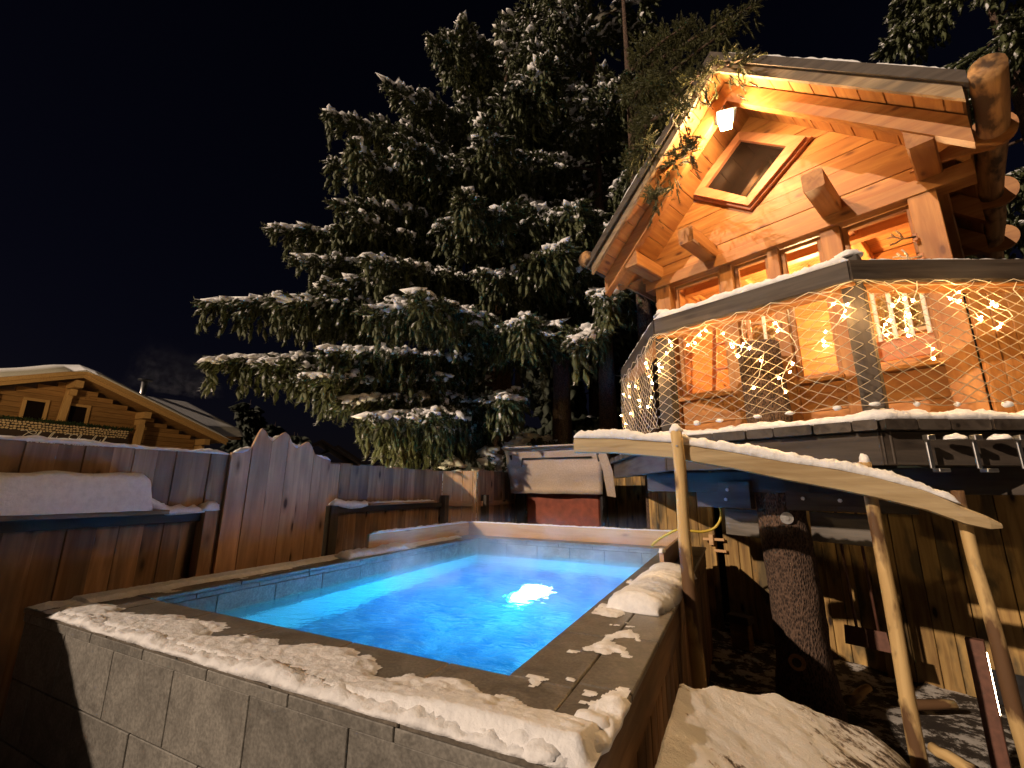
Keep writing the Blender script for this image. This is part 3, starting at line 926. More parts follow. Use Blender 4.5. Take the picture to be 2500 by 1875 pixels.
# tilted canvas with drooping edges
V, F = [], []
nu, nv = 22, 10
for j in range(nv + 1):
    for i in range(nu + 1):
        u = i / nu; v = j / nv
        xx = X0 - 0.10 + (X1 - X0 + 0.16) * u
        zz = 2.20 - 0.68 * v + 0.01 * fbm((u * 6, v * 4, 1)) - 0.02 * math.sin(u * math.pi) * (1 - v) * -1
        yy = -0.30 + 0.16 * v + 0.03 * math.sin(u * 9) * 0.4 * v + 0.02 * fbm((u * 5, v * 5, 7)) + 0.03 * abs(math.sin(v * math.pi * 2))
        xx += 0.07 * (0.5 - u) * 2 * v * -0.6 * -1
        V.append((xx, yy, zz))
for j in range(nv):
    for i in range(nu):
        a = j * (nu + 1) + i
        F.append((a, a + 1, a + nu + 2, a + nu + 1))
cm = mesh_py('canopy', V, F, True)
co_ = link('canopy', cm, M['fabric'], sw); sol = co_.modifiers.new('thick', 'SOLIDIFY'); sol.thickness = 0.012
# top fold of the canopy leaning forward, and the side flap
prism('canopy_fold', [(X0 - 0.12, -0.30, 2.20), (X1 + 0.06, -0.30, 2.22), (X1 + 0.04, -0.40, 2.235), (X0 - 0.11, -0.40, 2.225)], (0, 0, 0.02), 'fabric', sw)
prism('side_flap', [(X1 - 0.02, -0.30, 2.20), (X1 + 0.10, -0.28, 2.20), (X1 + 0.20, -0.22, 1.85), (X1 + 0.22, -0.18, 1.48), (X1 + 0.10, -0.2, 1.50), (X1 + 0.06, -0.24, 1.85)], (0, 0.015, 0), 'fabric', sw)
boxm('backrest', (X0 + 0.16, -0.02, 0.62), (X1 - 0.06, 0.10, 1.60), 'redcover', sw, 0.03)
boxm('seat', (X0 + 0.12, -0.50, 0.42), (X1 - 0.08, 0.0, 0.54), 'redcover', sw, 0.03)
boxm('side_panel', (X1 - 0.05, -0.1, 0.3), (X1 + 0.03, 0.05, 1.72), 'blackmetal', sw, 0.03)
boxm('side_panel', (X0 - 0.06, 0.02, 0.3), (X0 + 0.13, 0.08, 1.55), 'blackmetal', sw, 0.03)

# ================================================================== treehouse
AX = Vector((0.9258, -0.3781, 0)); BX = Vector((0.3781, 0.9258, 0)); P0 = Vector((0.772, 3.155, 0))
TROT = math.atan2(AX.y, AX.x)
def hw(a, b, z): return P0 + AX * a + BX * b + Vector((0, 0, z))
th = thing('treehouse', 'glowing wooden cabin with steep gable on a railed deck around a trunk', 'treehouse', tuple(P0), TROT)
CA = -0.78                    # gable centre line
WB = 1.2                      # front wall plane
DZ = 2.0                      # deck level
# --- deck
deckpts = [(-3.2, 1.88), (-1.36, 0.0), (0.0, 0.0), (1.35, 1.42)]
def deck_edge(p, q, k0):
    p, q = Vector((*p, 0)), Vector((*q, 0)); d = (q - p); L = d.length; d.normalize(); n = Vector((-d.y, d.x, 0))
    t = 0; k = k0
    while t < L - 0.02:
        w = random.uniform(0.17, 0.23); t1 = min(L, t + w)
        c = p + d * ((t + t1) / 2)
        s = c - n * random.uniform(0.028, 0.045); e = c + n * 1.05
        board('deck_board', (s.x, s.y, DZ - 0.035), (e.x, e.y, DZ - 0.035), t1 - t - 0.008, 0.06, 'darkwood', th, rough=0.006, seed=k, cham=0.008)
        t = t1; k += 1
for i_, (p, q) in enumerate(zip(deckpts[:-1], deckpts[1:])):
    deck_edge(p, q, 300 + 40 * i_)
    P_, Q_ = Vector((*p, 0)), Vector((*q, 0)); d_ = (Q_ - P_).normalized(); n_ = Vector((-d_.y, d_.x, 0))
    for (dz0, hh, off) in ((1.835, 0.19, 0.05),):
        a = P_ + n_ * off; b = Q_ + n_ * off
        board('fascia', (a.x, a.y, dz0), (b.x, b.y, dz0), 0.06, hh, 'darkwood', th, seed=9)
# deck slab under the cabin and joists
prism('deck_core', [(-2.9, 3.6, DZ - 0.075), (-2.9, 1.75, DZ - 0.075), (-1.33, 0.12, DZ - 0.075), (-0.03, 0.12, DZ - 0.075), (1.2, 1.45, DZ - 0.075), (1.2, 3.6, DZ - 0.075)], (0, 0, 0.03), 'darkwood', th)
for a_ in (-2.3, -1.75, -1.2, -0.45, 0.1, 0.65):
    b0_ = 0.16 if -1.4 < a_ < 0.05 else 0.16 + max(-1.36 - a_, a_ - 0.0) * 1.03
    board('joist', (a_, b0_, 1.83), (a_, 3.4, 1.83), 0.06, 0.16, 'darkwood', th)
board('beam', (-1.95, 0.78, 1.665), (1.1, 0.78, 1.665), 0.14, 0.17, 'darkwood', th)
board('beam', (-2.6, 2.1, 1.665), (1.1, 2.1, 1.665), 0.14, 0.17, 'darkwood', th)
# --- railing
RZ = 3.0
railpts = [(-2.50, 1.17), (-1.36, 0.0), (0.0, 0.0), (1.30, 1.40)]
for i_, (p, q) in enumerate(zip(railpts[:-1], railpts[1:])):
    P_, Q_ = Vector((*p, 0)), Vector((*q, 0)); d_ = (Q_ - P_).normalized(); n_ = Vector((-d_.y, d_.x, 0))
    e0 = 0.0 if i_ != 1 else -0.012
    a = P_ + n_ * 0.02 - d_ * e0; b = Q_ + n_ * 0.02 + d_ * e0
    board('rail', (a.x, a.y, RZ - 0.07), (b.x, b.y, RZ - 0.07), 0.045 + 0.004 * i_, 0.135, 'darkwood', th, rough=0.004, seed=77 + i_)
    a = P_ + n_ * 0.10; b = Q_ + n_ * 0.10
    board('rail_cap', (a.x, a.y, RZ - 0.145 + 0.004 * i_), (b.x, b.y, RZ - 0.145 + 0.004 * i_), 0.13, 0.03, 'pine', th)
for (a_, b_) in ((-2.42, 1.22), (-1.33, 0.11), (-0.02, 0.11), (1.22, 1.42)):
    board('post', (a_, b_, 1.75), (a_, b_, RZ - 0.12), 0.11, 0.11, 'darkwood', th, up=(0, 1, 0))
for i_, (a_, b_) in enumerate(((-1.33, 0.12), (-0.02, 0.12))):
    w_ = hw(a_, b_, RZ + 0.005)
    boxm('post_cap', (a_ - 0.06, b_ - 0.05, RZ - 0.13), (a_ + 0.06, b_ + 0.07, RZ + 0.06), 'darkwood', th, 0.01)
    snow_blob('snow_cap', (w_.x, w_.y, RZ + 0.058), 0.075, 0.075, 0.06, 'round snow cap on the %s corner post of the deck railing' % ('left' if i_ == 0 else 'front'), seed=40 + i_)
# --- front wall: corner posts, mullions, lower boards, lintel logs
for a_, w_ in ((CA - 1.10, 0.17), (CA + 1.12, 0.17)):
    board('wall_post', (a_, WB + 0.04, DZ - 0.02), (a_, WB + 0.04, 3.90), w_, 0.16, 'pine', th, up=(0, 1, 0))
bays = [(-1.78, -1.25), (-1.12, -0.79), (-0.69, -0.35), (-0.20, 0.27)]
for a0_, a1_ in zip([b[1] for b in bays[:-1]], [b[0] for b in bays[1:]]):
    board('mullion', ((a0_ + a1_) / 2, WB + 0.04, DZ - 0.02), ((a0_ + a1_) / 2, WB + 0.04, 3.86), a1_ - a0_ - 0.002, 0.10, 'pine', th, up=(0, 1, 0))
zc = DZ
for (a0_, a1_) in bays:
    for (z0_, z1_) in ((2.02, 2.26), (2.263, 2.50)):
        board('wall_board', (a0_, WB + 0.05, (z0_ + z1_) / 2), (a1_, WB + 0.05, (z0_ + z1_) / 2), 0.05, z1_ - z0_, 'pine', th)
    board('sill', (a0_ - 0.01, WB + 0.02, 2.525), (a1_ + 0.01, WB + 0.02, 2.525), 0.13, 0.04, 'pine', th)
    win = thing('window', None, None); win.parent = th
    for (p_, q_) in (((a0_ + 0.02, 2.55), (a0_ + 0.02, 3.85)), ((a1_ - 0.02, 2.55), (a1_ - 0.02, 3.85))):
        board('frame', (p_[0], WB + 0.07, p_[1]), (q_[0], WB + 0.07, q_[1]), 0.038, 0.05, 'pine', win, up=(0, 1, 0))
    for z_ in (2.57, 3.83):
        board('frame', (a0_ + 0.04, WB + 0.07, z_), (a1_ - 0.04, WB + 0.07, z_), 0.05, 0.04, 'pine', win)
    boxm('pane', (a0_ + 0.03, WB + 0.075, 2.58), (a1_ - 0.03, WB + 0.079, 3.82), 'glass', win)
# lintel and logs above, running past the right corner
board('lintel', (CA - 1.30, WB + 0.03, 3.925), (CA + 1.42, WB + 0.03, 3.925), 0.17, 0.125, 'pine', th)
board('wall_log', (CA - 1.36, WB + 0.05, 4.055), (CA + 1.24, WB + 0.05, 4.055), 0.13, 0.125, 'pine', th)
board('wall_log', (CA - 1.24, WB + 0.05, 4.185), (CA + 1.15, WB + 0.05, 4.185), 0.13, 0.125, 'pine', th)
# gable boards cut to the slope
z = 4.25; k = 0
while z < 5.42:
    z1 = z + 0.145
    h0 = 5.47 - z; h1 = max(0.01, 5.47 - z1)
    mw = Matrix.Translation((CA, WB + 0.03 + random.uniform(-0.002, 0.002), 0))
    prism('gable_board', [(-h0, 0, z + 0.0025), (h0, 0, z + 0.0025), (h1, 0, z1 - 0.0025), (-h1, 0, z1 - 0.0025)], (0, 0.04, 0), 'pine', th, mw)
    z = z1; k += 1
# purlin ends
for a_ in (CA - 1.16, CA - 0.53, CA + 0.55, CA + 1.19):
    board('purlin', (a_, 0.64, 4.045), (a_, 3.2, 4.045), 0.15, 0.165, 'pine', th, cham=0.012)
# --- roof: planks along the depth, bargeboards, flying rafters
RF = 0.40; RBK = 3.5; RE = 1.50
for s_ in (-1, 1):
    RE = 1.50 if s_ < 0 else 1.43
    t = 0.0; k = 0
    while t < RE - 0.01:
        w = 0.135; t1 = min(RE, t + w)
        tm = (t + t1) / 2
        # plank centre on the slope
        board('roof_plank', (CA + s_ * tm, RF + 0.03, 5.475 - tm), (CA + s_ * tm, RBK, 5.475 - tm), (t1 - t) * 1.414 - 0.004, 0.025, 'pine', th, up=(s_ * 0.7071, 0, 0.7071))
        t = t1; k += 1
    # outer covering
    board('roof_deck', (CA + s_ * 0.0, (RF + RBK) / 2 + 0.01, 5.548), (CA + s_ * RE, (RF + RBK) / 2 + 0.01, 5.548 - RE), RBK - RF - 0.06, 0.07, 'darkwood', th, up=(s_ * 0.7071, 0, 0.7071))
    # bargeboard: two lapped planks
    lo_, hi_ = 5.41, 5.545
    prism('bargeboard', [(CA, RF - 0.015, 5.41), (CA + s_ * RE, RF - 0.015, 5.41 - RE), (CA + s_ * RE, RF - 0.015, 5.535 - RE), (CA, RF - 0.015, 5.535)], (0, 0.035, 0), 'barge', th)
    prism('bargeboard', [(CA, RF - 0.05, 5.515), (CA + s_ * (RE + 0.03), RF - 0.05, 5.515 - RE - 0.03), (CA + s_ * (RE + 0.03), RF - 0.05, 5.61 - RE - 0.03), (CA, RF - 0.05, 5.61)], (0, 0.07, 0), 'darkwood', th)
    # rafter under the soffit
    prism('rafter', [(CA, 0.62, 5.235), (CA + s_ * RE * 1.0, 0.62, 5.235 - RE), (CA + s_ * RE * 1.0, 0.62, 5.44 - RE), (CA, 0.62, 5.44)], (0, 0.09, 0), 'pine', th)
    for b_ in (1.9, 2.7):
        prism('rafter', [(CA, b_, 5.235), (CA + s_ * RE, b_, 5.235 - RE), (CA + s_ * RE, b_, 5.44 - RE), (CA, b_, 5.44)], (0, 0.09, 0), 'pine', th)
    # gutter log along the eave with plank brackets
    a_ = CA + s_ * 1.53
    log_mesh('eave_log', (CA + s_ * 1.545, 0.34, 4.09), (CA + s_ * 1.47, 3.6, 4.08), 0.086, 0.078, 'log', th, seed=3 + s_, wob=0.05)
    for b_ in (1.02, 2.0, 3.05):
        n_ = 12
        outl = [(CA + s_ * (RE - 0.42), b_, 3.96), (CA + s_ * (RE - 0.42), b_, 4.06)]
        ang = [math.pi / 2 - math.pi * i / n_ for i in range(n_ + 1)]
        outl = [(CA + s_ * (RE - 0.34), b_, 4.0), (CA + s_ * (RE - 0.12), b_, 3.985)] + [(a_ + s_ * 0.135 * math.cos(t_), b_, 4.075 + 0.135 * math.sin(t_)) for t_ in reversed(ang)] + [(CA + s_ * (RE - 0.12), b_, 4.08)]
        prism('bracket', outl, (0, 0.03, 0), 'pine', th)
wp = hw(CA + (RE + 0.075), 0.34, 4.12)
snow_strip('snow_cap', [tuple(hw(CA + 1.545, 0.36, 4.175)), tuple(hw(CA + 1.545, 0.58, 4.175))], 0.11, 0.035, 'snow on the end of the right eave log', seed=51, step=0.02)
snow_strip('snow_cap', [tuple(hw(CA - 1.545, 0.36, 4.175)), tuple(hw(CA - 1.545, 0.58, 4.175))], 0.11, 0.035, 'snow on the end of the left eave log', seed=52, step=0.02)
for s_ in (-1, 1):
    snow_strip('roof_snow', [tuple(hw(CA + s_ * t, RF + 0.02, 5.612 - t)) for t in (0.15, 0.5, 0.9, 1.3, 1.42)], 0.14, 0.03, 'ragged snow line along the %s slope of the cabin roof' % ('left' if s_ < 0 else 'right'), seed=53 + s_, step=0.02, lump=0.9)
# gable window: a diamond in a thick frame
dw = thing('window', None, None); dw.parent = th
cx_, cz_ = -0.88, 4.84
dd = [(cx_, 5.28), (cx_ + 0.56, cz_), (cx_, 4.40), (cx_ - 0.56, cz_)]
di = [(cx_, 5.185), (cx_ + 0.40, cz_), (cx_, 4.495), (cx_ - 0.40, cz_)]
for i_ in range(4):
    j_ = (i_ + 1) % 4
    prism('frame', [(dd[i_][0], WB - 0.05, dd[i_][1]), (dd[j_][0], WB - 0.05, dd[j_][1]), (di[j_][0], WB - 0.05, di[j_][1]), (di[i_][0], WB - 0.05, di[i_][1])], (0, 0.085, 0), 'pine_red', dw)
    e = [((dd[q][0] - cx_) * 1.07 + cx_, (dd[q][1] - cz_) * 1.07 + cz_) for q in (i_, j_)]
    prism('architrave', [(e[0][0], WB - 0.012, e[0][1]), (e[1][0], WB - 0.012, e[1][1]), (dd[j_][0], WB - 0.012, dd[j_][1]), (dd[i_][0], WB - 0.012, dd[i_][1])], (0, 0.045, 0), 'pine_red', dw)
prism('pane', [(p_[0], WB - 0.005, p_[1]) for p_ in di], (0, 0.01, 0), 'darkglass', dw)
# --- cabin interior shell
for (z0_, z1_) in [(2.0 + 0.2 * i, 2.197 + 0.2 * i) for i in range(11)]:
    board('wall_board', (CA - 1.15, 3.15, (z0_ + z1_) / 2), (CA + 1.15, 3.15, (z0_ + z1_) / 2), 0.04, z1_ - z0_, 'pine', th)
for s_ in (-1, 1):
    for (z0_, z1_) in [(2.0 + 0.2 * i, 2.197 + 0.2 * i) for i in range(11)]:
        board('wall_board', (CA + s_ * 1.16, WB + 0.13, (z0_ + z1_) / 2), (CA + s_ * 1.16, 3.17, (z0_ + z1_) / 2), 0.04, z1_ - z0_, 'pine', th)
boxm('floor', (CA - 1.14, WB + 0.1, DZ + 0.0), (CA + 1.14, 3.13, DZ + 0.02), 'pine', th)
for b_ in (1.75, 2.5):
    board('tie_beam', (CA - 1.1, b_, 3.98), (CA + 1.1, b_, 3.98), 0.10, 0.12, 'pine', th)
for i_ in range(14):
    board('ceiling_board', (CA - 1.12, 1.34 + 0.13 * i_, 4.06), (CA + 1.12, 1.34 + 0.13 * i_, 4.06), 0.126, 0.02, 'pine', th)
il = bpy.data.lights.new('cabin_light', 'POINT'); il.energy = 110; il.color = (1.0, 0.62, 0.28); il.shadow_soft_size = 0.07
ilo = bpy.data.objects.new('cabin_light', il); COL.objects.link(ilo); ilo.location = hw(CA + 0.1, 2.2, 3.55)
ilamp = thing('assumed_ceiling_lamp', 'assumed small globe lamp hanging inside the cabin', 'lamp', tuple(hw(CA + 0.1, 2.2, 3.66)))  # lamp itself is out of sight, assumed from the glowing windows
bm = bmesh.new(); bmesh.ops.create_uvsphere(bm, u_segments=14, v_segments=9, radius=0.05); me = bpy.data.meshes.new('globe'); bm.to_mesh(me); bm.free()
link('globe', me, M['lampglass'], ilamp); tube('cord', [(0, 0, 0.04), (0, 0, 0.38)], 0.006, 'blackmetal', ilamp)
# wing of vertical boards right of the corner, with a reddish capping plank
p_, q_ = Vector((0.44, 1.16, 0)), Vector((1.35, 1.95, 0)); d_ = (q_ - p_).normalized(); n_ = Vector((d_.y, -d_.x, 0)); t = 0; k = 0
while t < (q_ - p_).length - 0.02:
    c = p_ + d_ * (t + 0.06)
    board('wing_board', (c.x, c.y, 2.0), (c.x, c.y, 3.10), 0.116, 0.025 + 0.006 * (k % 2), 'pine', th, up=tuple(n_), seed=k)
    t += 0.12; k += 1
board('cap_plank', (p_.x, p_.y, 3.12), (q_.x, q_.y, 3.12), 0.16, 0.03, 'pine', th)
# hay racks seen through the panes
def hay_rack(label, a0, a1, b, z0, z1, nb):
    h_ = thing('hay_rack', label, 'hay rack', tuple(hw((a0 + a1) / 2, b, z0)), TROT, group='hay racks inside the cabin')
    w = (a1 - a0) / 2; H = z1 - z0
    board('rail', (-w, 0, 0), (w, 0, 0), 0.03, 0.035, 'newboard', h_)
    board('rail', (-w, 0.0, H), (w, 0.0, H), 0.03, 0.035, 'newboard', h_)
    for i in range(nb):
        x_ = -w + 0.02 + (2 * w - 0.04) * i / (nb - 1)
        board('bar', (x_, -0.02, -0.05), (x_, -0.02, H + 0.05), 0.03, 0.02, 'letter', h_, up=(0, 1, 0))
    paths = []
    rr = random.Random(a0 * 100)
    for i in range(240):
        c = Vector((rr.uniform(-w, w), rr.uniform(0.02, 0.10), rr.uniform(0.02, H - 0.03)))
        d = Vector((rr.uniform(-1, 1), rr.uniform(-0.3, 0.3), rr.uniform(-1, 1))).normalized() * rr.uniform(0.03, 0.08)
        paths.append([c - d, c + d + Vector((0, 0, -0.015))])
    h = tubes_joined('hay', paths, 0.0028, 'hay', h_, 3); h['kind'] = 'stuff'
    boxm('hay_back', (-w, 0.10, 0), (w, 0.12, H), 'hay', h_)
    board('panel', (-w - 0.03, 0.0, -0.13), (w + 0.03, 0.0, -0.13), 0.02, 0.18, 'pine_red', h_)
    return h_
hay_rack('white barred hay rack inside the window by the right corner post', -0.13, 0.22, 1.50, 2.88, 3.27, 4)
hay_rack('white barred hay rack inside the door pane left of the trunk', -1.14, -0.82, 1.50, 2.84, 3.27, 3)
# inside table and ladder glimpsed in the left window
lad = thing('ladder', 'small red pine ladder inside the left window', 'ladder', tuple(hw(-1.52, 1.65, 2.02)), TROT)
for x_ in (-0.16, 0.14):
    board('stile', (x_, 0, 0), (x_ + 0.02, 0.35, 1.75), 0.05, 0.03, 'pine_red', lad, up=(0, 1, 0))
for i in range(5):
    board('rung', (-0.16, 0.06 + 0.065 * i, 0.3 + 0.32 * i), (0.16, 0.06 + 0.065 * i, 0.3 + 0.32 * i), 0.06, 0.025, 'pine_red', lad)
# antlers on the right corner post
for i_, (a_, z_, s_) in enumerate(((0.24, 3.50, -1), (0.25, 3.33, -1))):
    an = thing('antler', ('dark spiky antler on the right cabin post' if i_ == 0 else 'pale antler lower on the right cabin post'), 'antler', tuple(hw(a_, 1.10, z_)), TROT)
    paths = [[(0.02, 0, 0), (-0.05, -0.03, 0.0), (-0.10, -0.05, 0.03), (-0.14, -0.05, 0.035)], [(-0.06, -0.03, 0.0), (-0.09, -0.06, -0.03), (-0.13, -0.07, -0.035)], [(-0.09, -0.04, 0.02), (-0.11, -0.06, 0.06)], [(-0.05, -0.03, 0.0), (-0.06, -0.05, 0.04), (-0.08, -0.06, 0.075)]]
    o_ = tubes_joined('tines', paths, 0.007, 'antler' if i_ else 'log', an, 6)
    boxm('plaque', (0.0, 0.0, -0.03), (0.03, 0.025, 0.03), 'pine_red', an, 0.004)

# snow on railing and deck edge
snow_strip('snow_ridge', [tuple(hw(-1.35, 0.045, RZ - 0.003)), tuple(hw(-0.7, 0.05, RZ - 0.003)), tuple(hw(0.0, 0.045, RZ - 0.003))], 0.11, 0.055, 'long ridge of snow on the front railing of the deck', seed=61, step=0.02)
snow_strip('snow_ridge', [tuple(hw(-2.45, 1.17, RZ - 0.003)), tuple(hw(-1.38, 0.07, RZ - 0.003))], 0.07, 0.025, 'thin snow on the receding left railing of the deck', seed=62)
snow_strip('snow_ridge', [tuple(hw(0.05, 0.10, RZ - 0.003)), tuple(hw(1.2, 1.35, RZ - 0.003))], 0.06, 0.012, 'sparse snow on the right railing of the deck', seed=63)
snow_strip('deck_snow', [tuple(hw(-2.6, 1.32, DZ - 0.006)), tuple(hw(-1.36, 0.05, DZ - 0.006)), tuple(hw(0.0, 0.05, DZ - 0.006)), tuple(hw(1.2, 1.33, DZ - 0.006))], 0.15, 0.05, 'band of snow along the outer edge of the deck boards', seed=64, step=0.02)

# --- rope net on the railing
def net_side(p, q, z0, z1, nd, nh, sag):
    """diamond mesh between bottom rope and top rope"""
    P_, Q_ = Vector((*p, 0)), Vector((*q, 0))
    d = Q_ - P_; L = d.length
    dn = d.normalized(); n = Vector((-dn.y, dn.x, 0)) * -0.012
    paths = []
    def pt(u, v):
        u = min(1, max(0, u))
        zz0 = z0 + sag * 0.4 * (0.5 - abs(u - 0.5)) + 0.012 * math.sin(u * 23)
        zz1 = z1 - sag * math.sin(math.pi * u) + 0.010 * math.sin(u * 21 + 1)
        w = P_ + d * u + n * (1 + 1.5 * math.sin(v * math.pi))
        return hw(w.x, w.y, zz0 + (zz1 - zz0) * v)
    for s in (1, -1):
        for i in range(-nh, nd + nh):
            pts_ = []
            for j in range(nh + 1):
                u = (i + s * j * 0.5 + (0 if s > 0 else 0)) / nd
                if -1e-6 <= u <= 1 + 1e-6:
                    w_ = random.uniform(-0.001, 0.001)
                    q = pt(u + w_, j / nh); q.z += random.uniform(-0.002, 0.002)
                    pts_.append(q)
            if len(pts_) > 1: paths.append(pts_)
    paths.append([pt(i / 30, 0) for i in range(31)]); paths.append([pt(i / 30, 1) + Vector((0, 0, 0.006)) for i in range(31)])
    return paths
net = thing('rope_net', 'diamond mesh rope net hung below the deck railing', 'net', tuple(hw(0, 0, DZ)))
allp = []
for (p, q, nd) in (((-2.46, 1.13), (-1.36, 0.0), 14), ((-1.36, 0.0), (0.0, 0.0), 13), ((0.0, 0.0), (1.25, 1.345), 16)):
    sidep = net_side(p, q, 2.085, 2.845, nd, 21, 0.04)
    V, F = [], []
    for pth in sidep:
        v, f = tube_data([w - Vector(net.location) for w in pth], 0.0025, 4, False)
        o = len(V); V += v; F += [tuple(i + o for i in qf) for qf in f]
    no = link('net_panel', mesh_py('net_panel', V, F, True), M['rope'], net)
    no['kind'] = 'stuff'

# --- string of fairy lights woven into the net
fl = thing('fairy_lights', 'string of warm fairy lights draped along the rope net', 'string lights', tuple(hw(0, 0, DZ)))
rl = random.Random(5)
bulb_me = None
bm = bmesh.new(); bmesh.ops.create_icosphere(bm, subdivisions=1, radius=0.0062)
for v in bm.verts: v.co.z *= 1.6
bulb_me = bpy.data.meshes.new('bulb'); bm.to_mesh(bulb_me); bm.free(); bulb_me.materials.append(M['bulb'])
sides = [((-2.46, 1.13), (-1.36, 0.0), 24), ((-1.36, 0.0), (0.0, 0.0), 30), ((0.0, 0.0), (0.95, 1.02), 32)]
wires = []
for (p, q, nb) in sides:
    P_, Q_ = Vector((*p, 0)), Vector((*q, 0)); d = Q_ - P_; dn = d.normalized(); n = Vector((-dn.y, dn.x, 0)) * -0.03
    main = []
    for i in range(25):
        u = i / 24; w = P_ + d * u + n
        main.append(hw(w.x, w.y, 2.83 + 0.02 * math.sin(u * 40)))
    wires.append(main)
    nd = max(3, nb // 5)
    for i in range(nd):
        u = (i + rl.uniform(0.2, 0.8)) / nd
        drop = []
        ln = rl.uniform(0.25, 0.62) if nb != 24 else rl.uniform(0.4, 0.75)
        cnt = 5
        for j in range(11):
            v = j / 10
            uu = min(0.99, max(0.01, u + 0.05 * math.sin(v * 7 + i) + rl.uniform(-0.012, 0.012)))
            w = P_ + d * uu + n * rl.uniform(0.8, 1.6)
            pt_ = hw(w.x, w.y, 2.83 - ln * v)
            drop.append(pt_)
            if j > 1 and rl.random() < 0.60:
                o = bpy.data.objects.new('bulb', bulb_me); COL.objects.link(o); o.parent = fl
                off = Vector((rl.uniform(-0.025, 0.025), rl.uniform(-0.02, 0.02), rl.uniform(-0.03, 0.01)))
                wires.append([pt_, pt_ + off])
                o.location = pt_ + off - Vector(fl.location)
                o.rotation_euler = (rl.uniform(0, 3), rl.uniform(0, 3), 0)
        wires.append(drop)
V, F = [], []
for pth in wires:
    v, f = tube_data([w - Vector(fl.location) for w in pth], 0.0024, 4, False)
    o = len(V); V += v; F += [tuple(i + o for i in qf) for qf in f]
link('wire', mesh_py('wire', V, F, True), M['wire'], fl)
# snow crumbs clinging to the bottom rope
for i in range(12):
    t = (i + rl.uniform(0.1, 0.9)) / 12
    if t < 0.55: w = Vector((-1.36 + 1.36 * t / 0.55, -0.01, 0))
    else:
        s_ = (t - 0.55) / 0.45; w = Vector((0.95 * s_, 1.02 * s_ - 0.01, 0))
    q = hw(w.x, w.y, 2.085)
    snow_blob('snow_crumb', (q.x, q.y, q.z), rl.uniform(0.014, 0.034), 0.014, rl.uniform(0.012, 0.02), 'crumb of snow caught on the bottom rope of the net', seed=i, sub=2, flat=False)['group'] = 'snow crumbs on the net rope'

# --- lantern under the gable peak
LQ = hw(-0.80, 0.60, 5.04)
lan = thing('wall_lantern', 'bright glass lantern hanging under the gable peak', 'lantern', (LQ.x, LQ.y, LQ.z - 0.10), TROT + 0.5)
bm = bmesh.new()
def frus(r0, r1, z0, z1):
    v0 = [bm.verts.new((r0 * x_, r0 * y_, z0)) for x_, y_ in ((-1, -1), (1, -1), (1, 1), (-1, 1))]
    v1 = [bm.verts.new((r1 * x_, r1 * y_, z1)) for x_, y_ in ((-1, -1), (1, -1), (1, 1), (-1, 1))]
    for i in range(4):
        j = (i + 1) % 4; bm.faces.new((v0[i], v0[j], v1[j], v1[i]))
    bm.faces.new(v0[::-1]); bm.faces.new(v1)
frus(0.045, 0.062, 0.0, 0.115)
me = bpy.data.meshes.new('glass_body'); bm.to_mesh(me); bm.free()
link('glass_body', me, M['lampglass'], lan)
bm = bmesh.new(); frus(0.085, 0.02, 0.118, 0.165); me = bpy.data.meshes.new('roof_cap'); bm.to_mesh(me); bm.free(); link('roof_cap', me, M['blackmetal'], lan)
for x_, y_ in ((-1, -1), (1, -1), (1, 1), (-1, 1)):
    tube('edge_bar', [(0.047 * x_, 0.047 * y_, -0.004), (0.064 * x_, 0.064 * y_, 0.12)], 0.004, 'blackmetal', lan, 5)
tube('hook', [(0, 0, 0.16), (0, 0, 0.24), (0.02, 0.05, 0.27)], 0.007, 'blackmetal', lan, 6)
ll = bpy.data.lights.new('lantern_light', 'POINT'); ll.energy = 75; ll.color = (1.0, 0.63, 0.31); ll.shadow_soft_size = 0.05
llo = bpy.data.objects.new('lantern_light', ll); COL.objects.link(llo); llo.location = hw(-0.80, 0.50, 4.93)

# ================================================================== trunk carrying the deck
def trunk_mesh(name, p, z0, z1, r0, r1, mat, parent, seed=0, n=26, seg=50, rough=0.06, lean=(0, 0)):
    V, F = [], []
    for i in range(seg + 1):
        t = i / seg; z = z0 + (z1 - z0) * t
        r = r0 + (r1 - r0) * t + 0.05 * max(0, 1 - t * 6)
        ox = lean[0] * t + 0.03 * mnoise.noise((t * 2.3 + seed, 1, 0)); oy = lean[1] * t + 0.03 * mnoise.noise((t * 2.3 + seed, 5, 0))
        for k in range(n):
            a = 2 * math.pi * k / n
            rr = r * (1 + rough * mnoise.noise((math.cos(a) * 2 + seed, math.sin(a) * 2, z * 1.6)) + rough * 0.9 * fbm((math.cos(a) * 9, math.sin(a) * 9 + seed, z * 7), 3))
            V.append((p[0] + ox + math.cos(a) * rr, p[1] + oy + math.sin(a) * rr, z))
    for i in range(seg):
        for k in range(n):
            a = i * n + k; b = i * n + (k + 1) % n
            F.append((a, b, b + n, a + n))
    F.append(tuple(seg * n + k for k in range(n)))
    return link(name, mesh_py(name, V, F, True), M[mat], parent)
tk = thing('tree_trunk', 'thick barked spruce trunk rising through the deck', 'trunk', (0.34, 4.31, 0))
trunk_mesh('trunk', (0, 0), -0.1, 2.86, 0.185, 0.165, 'bark', tk, seed=2, lean=(-0.03, 0.0))
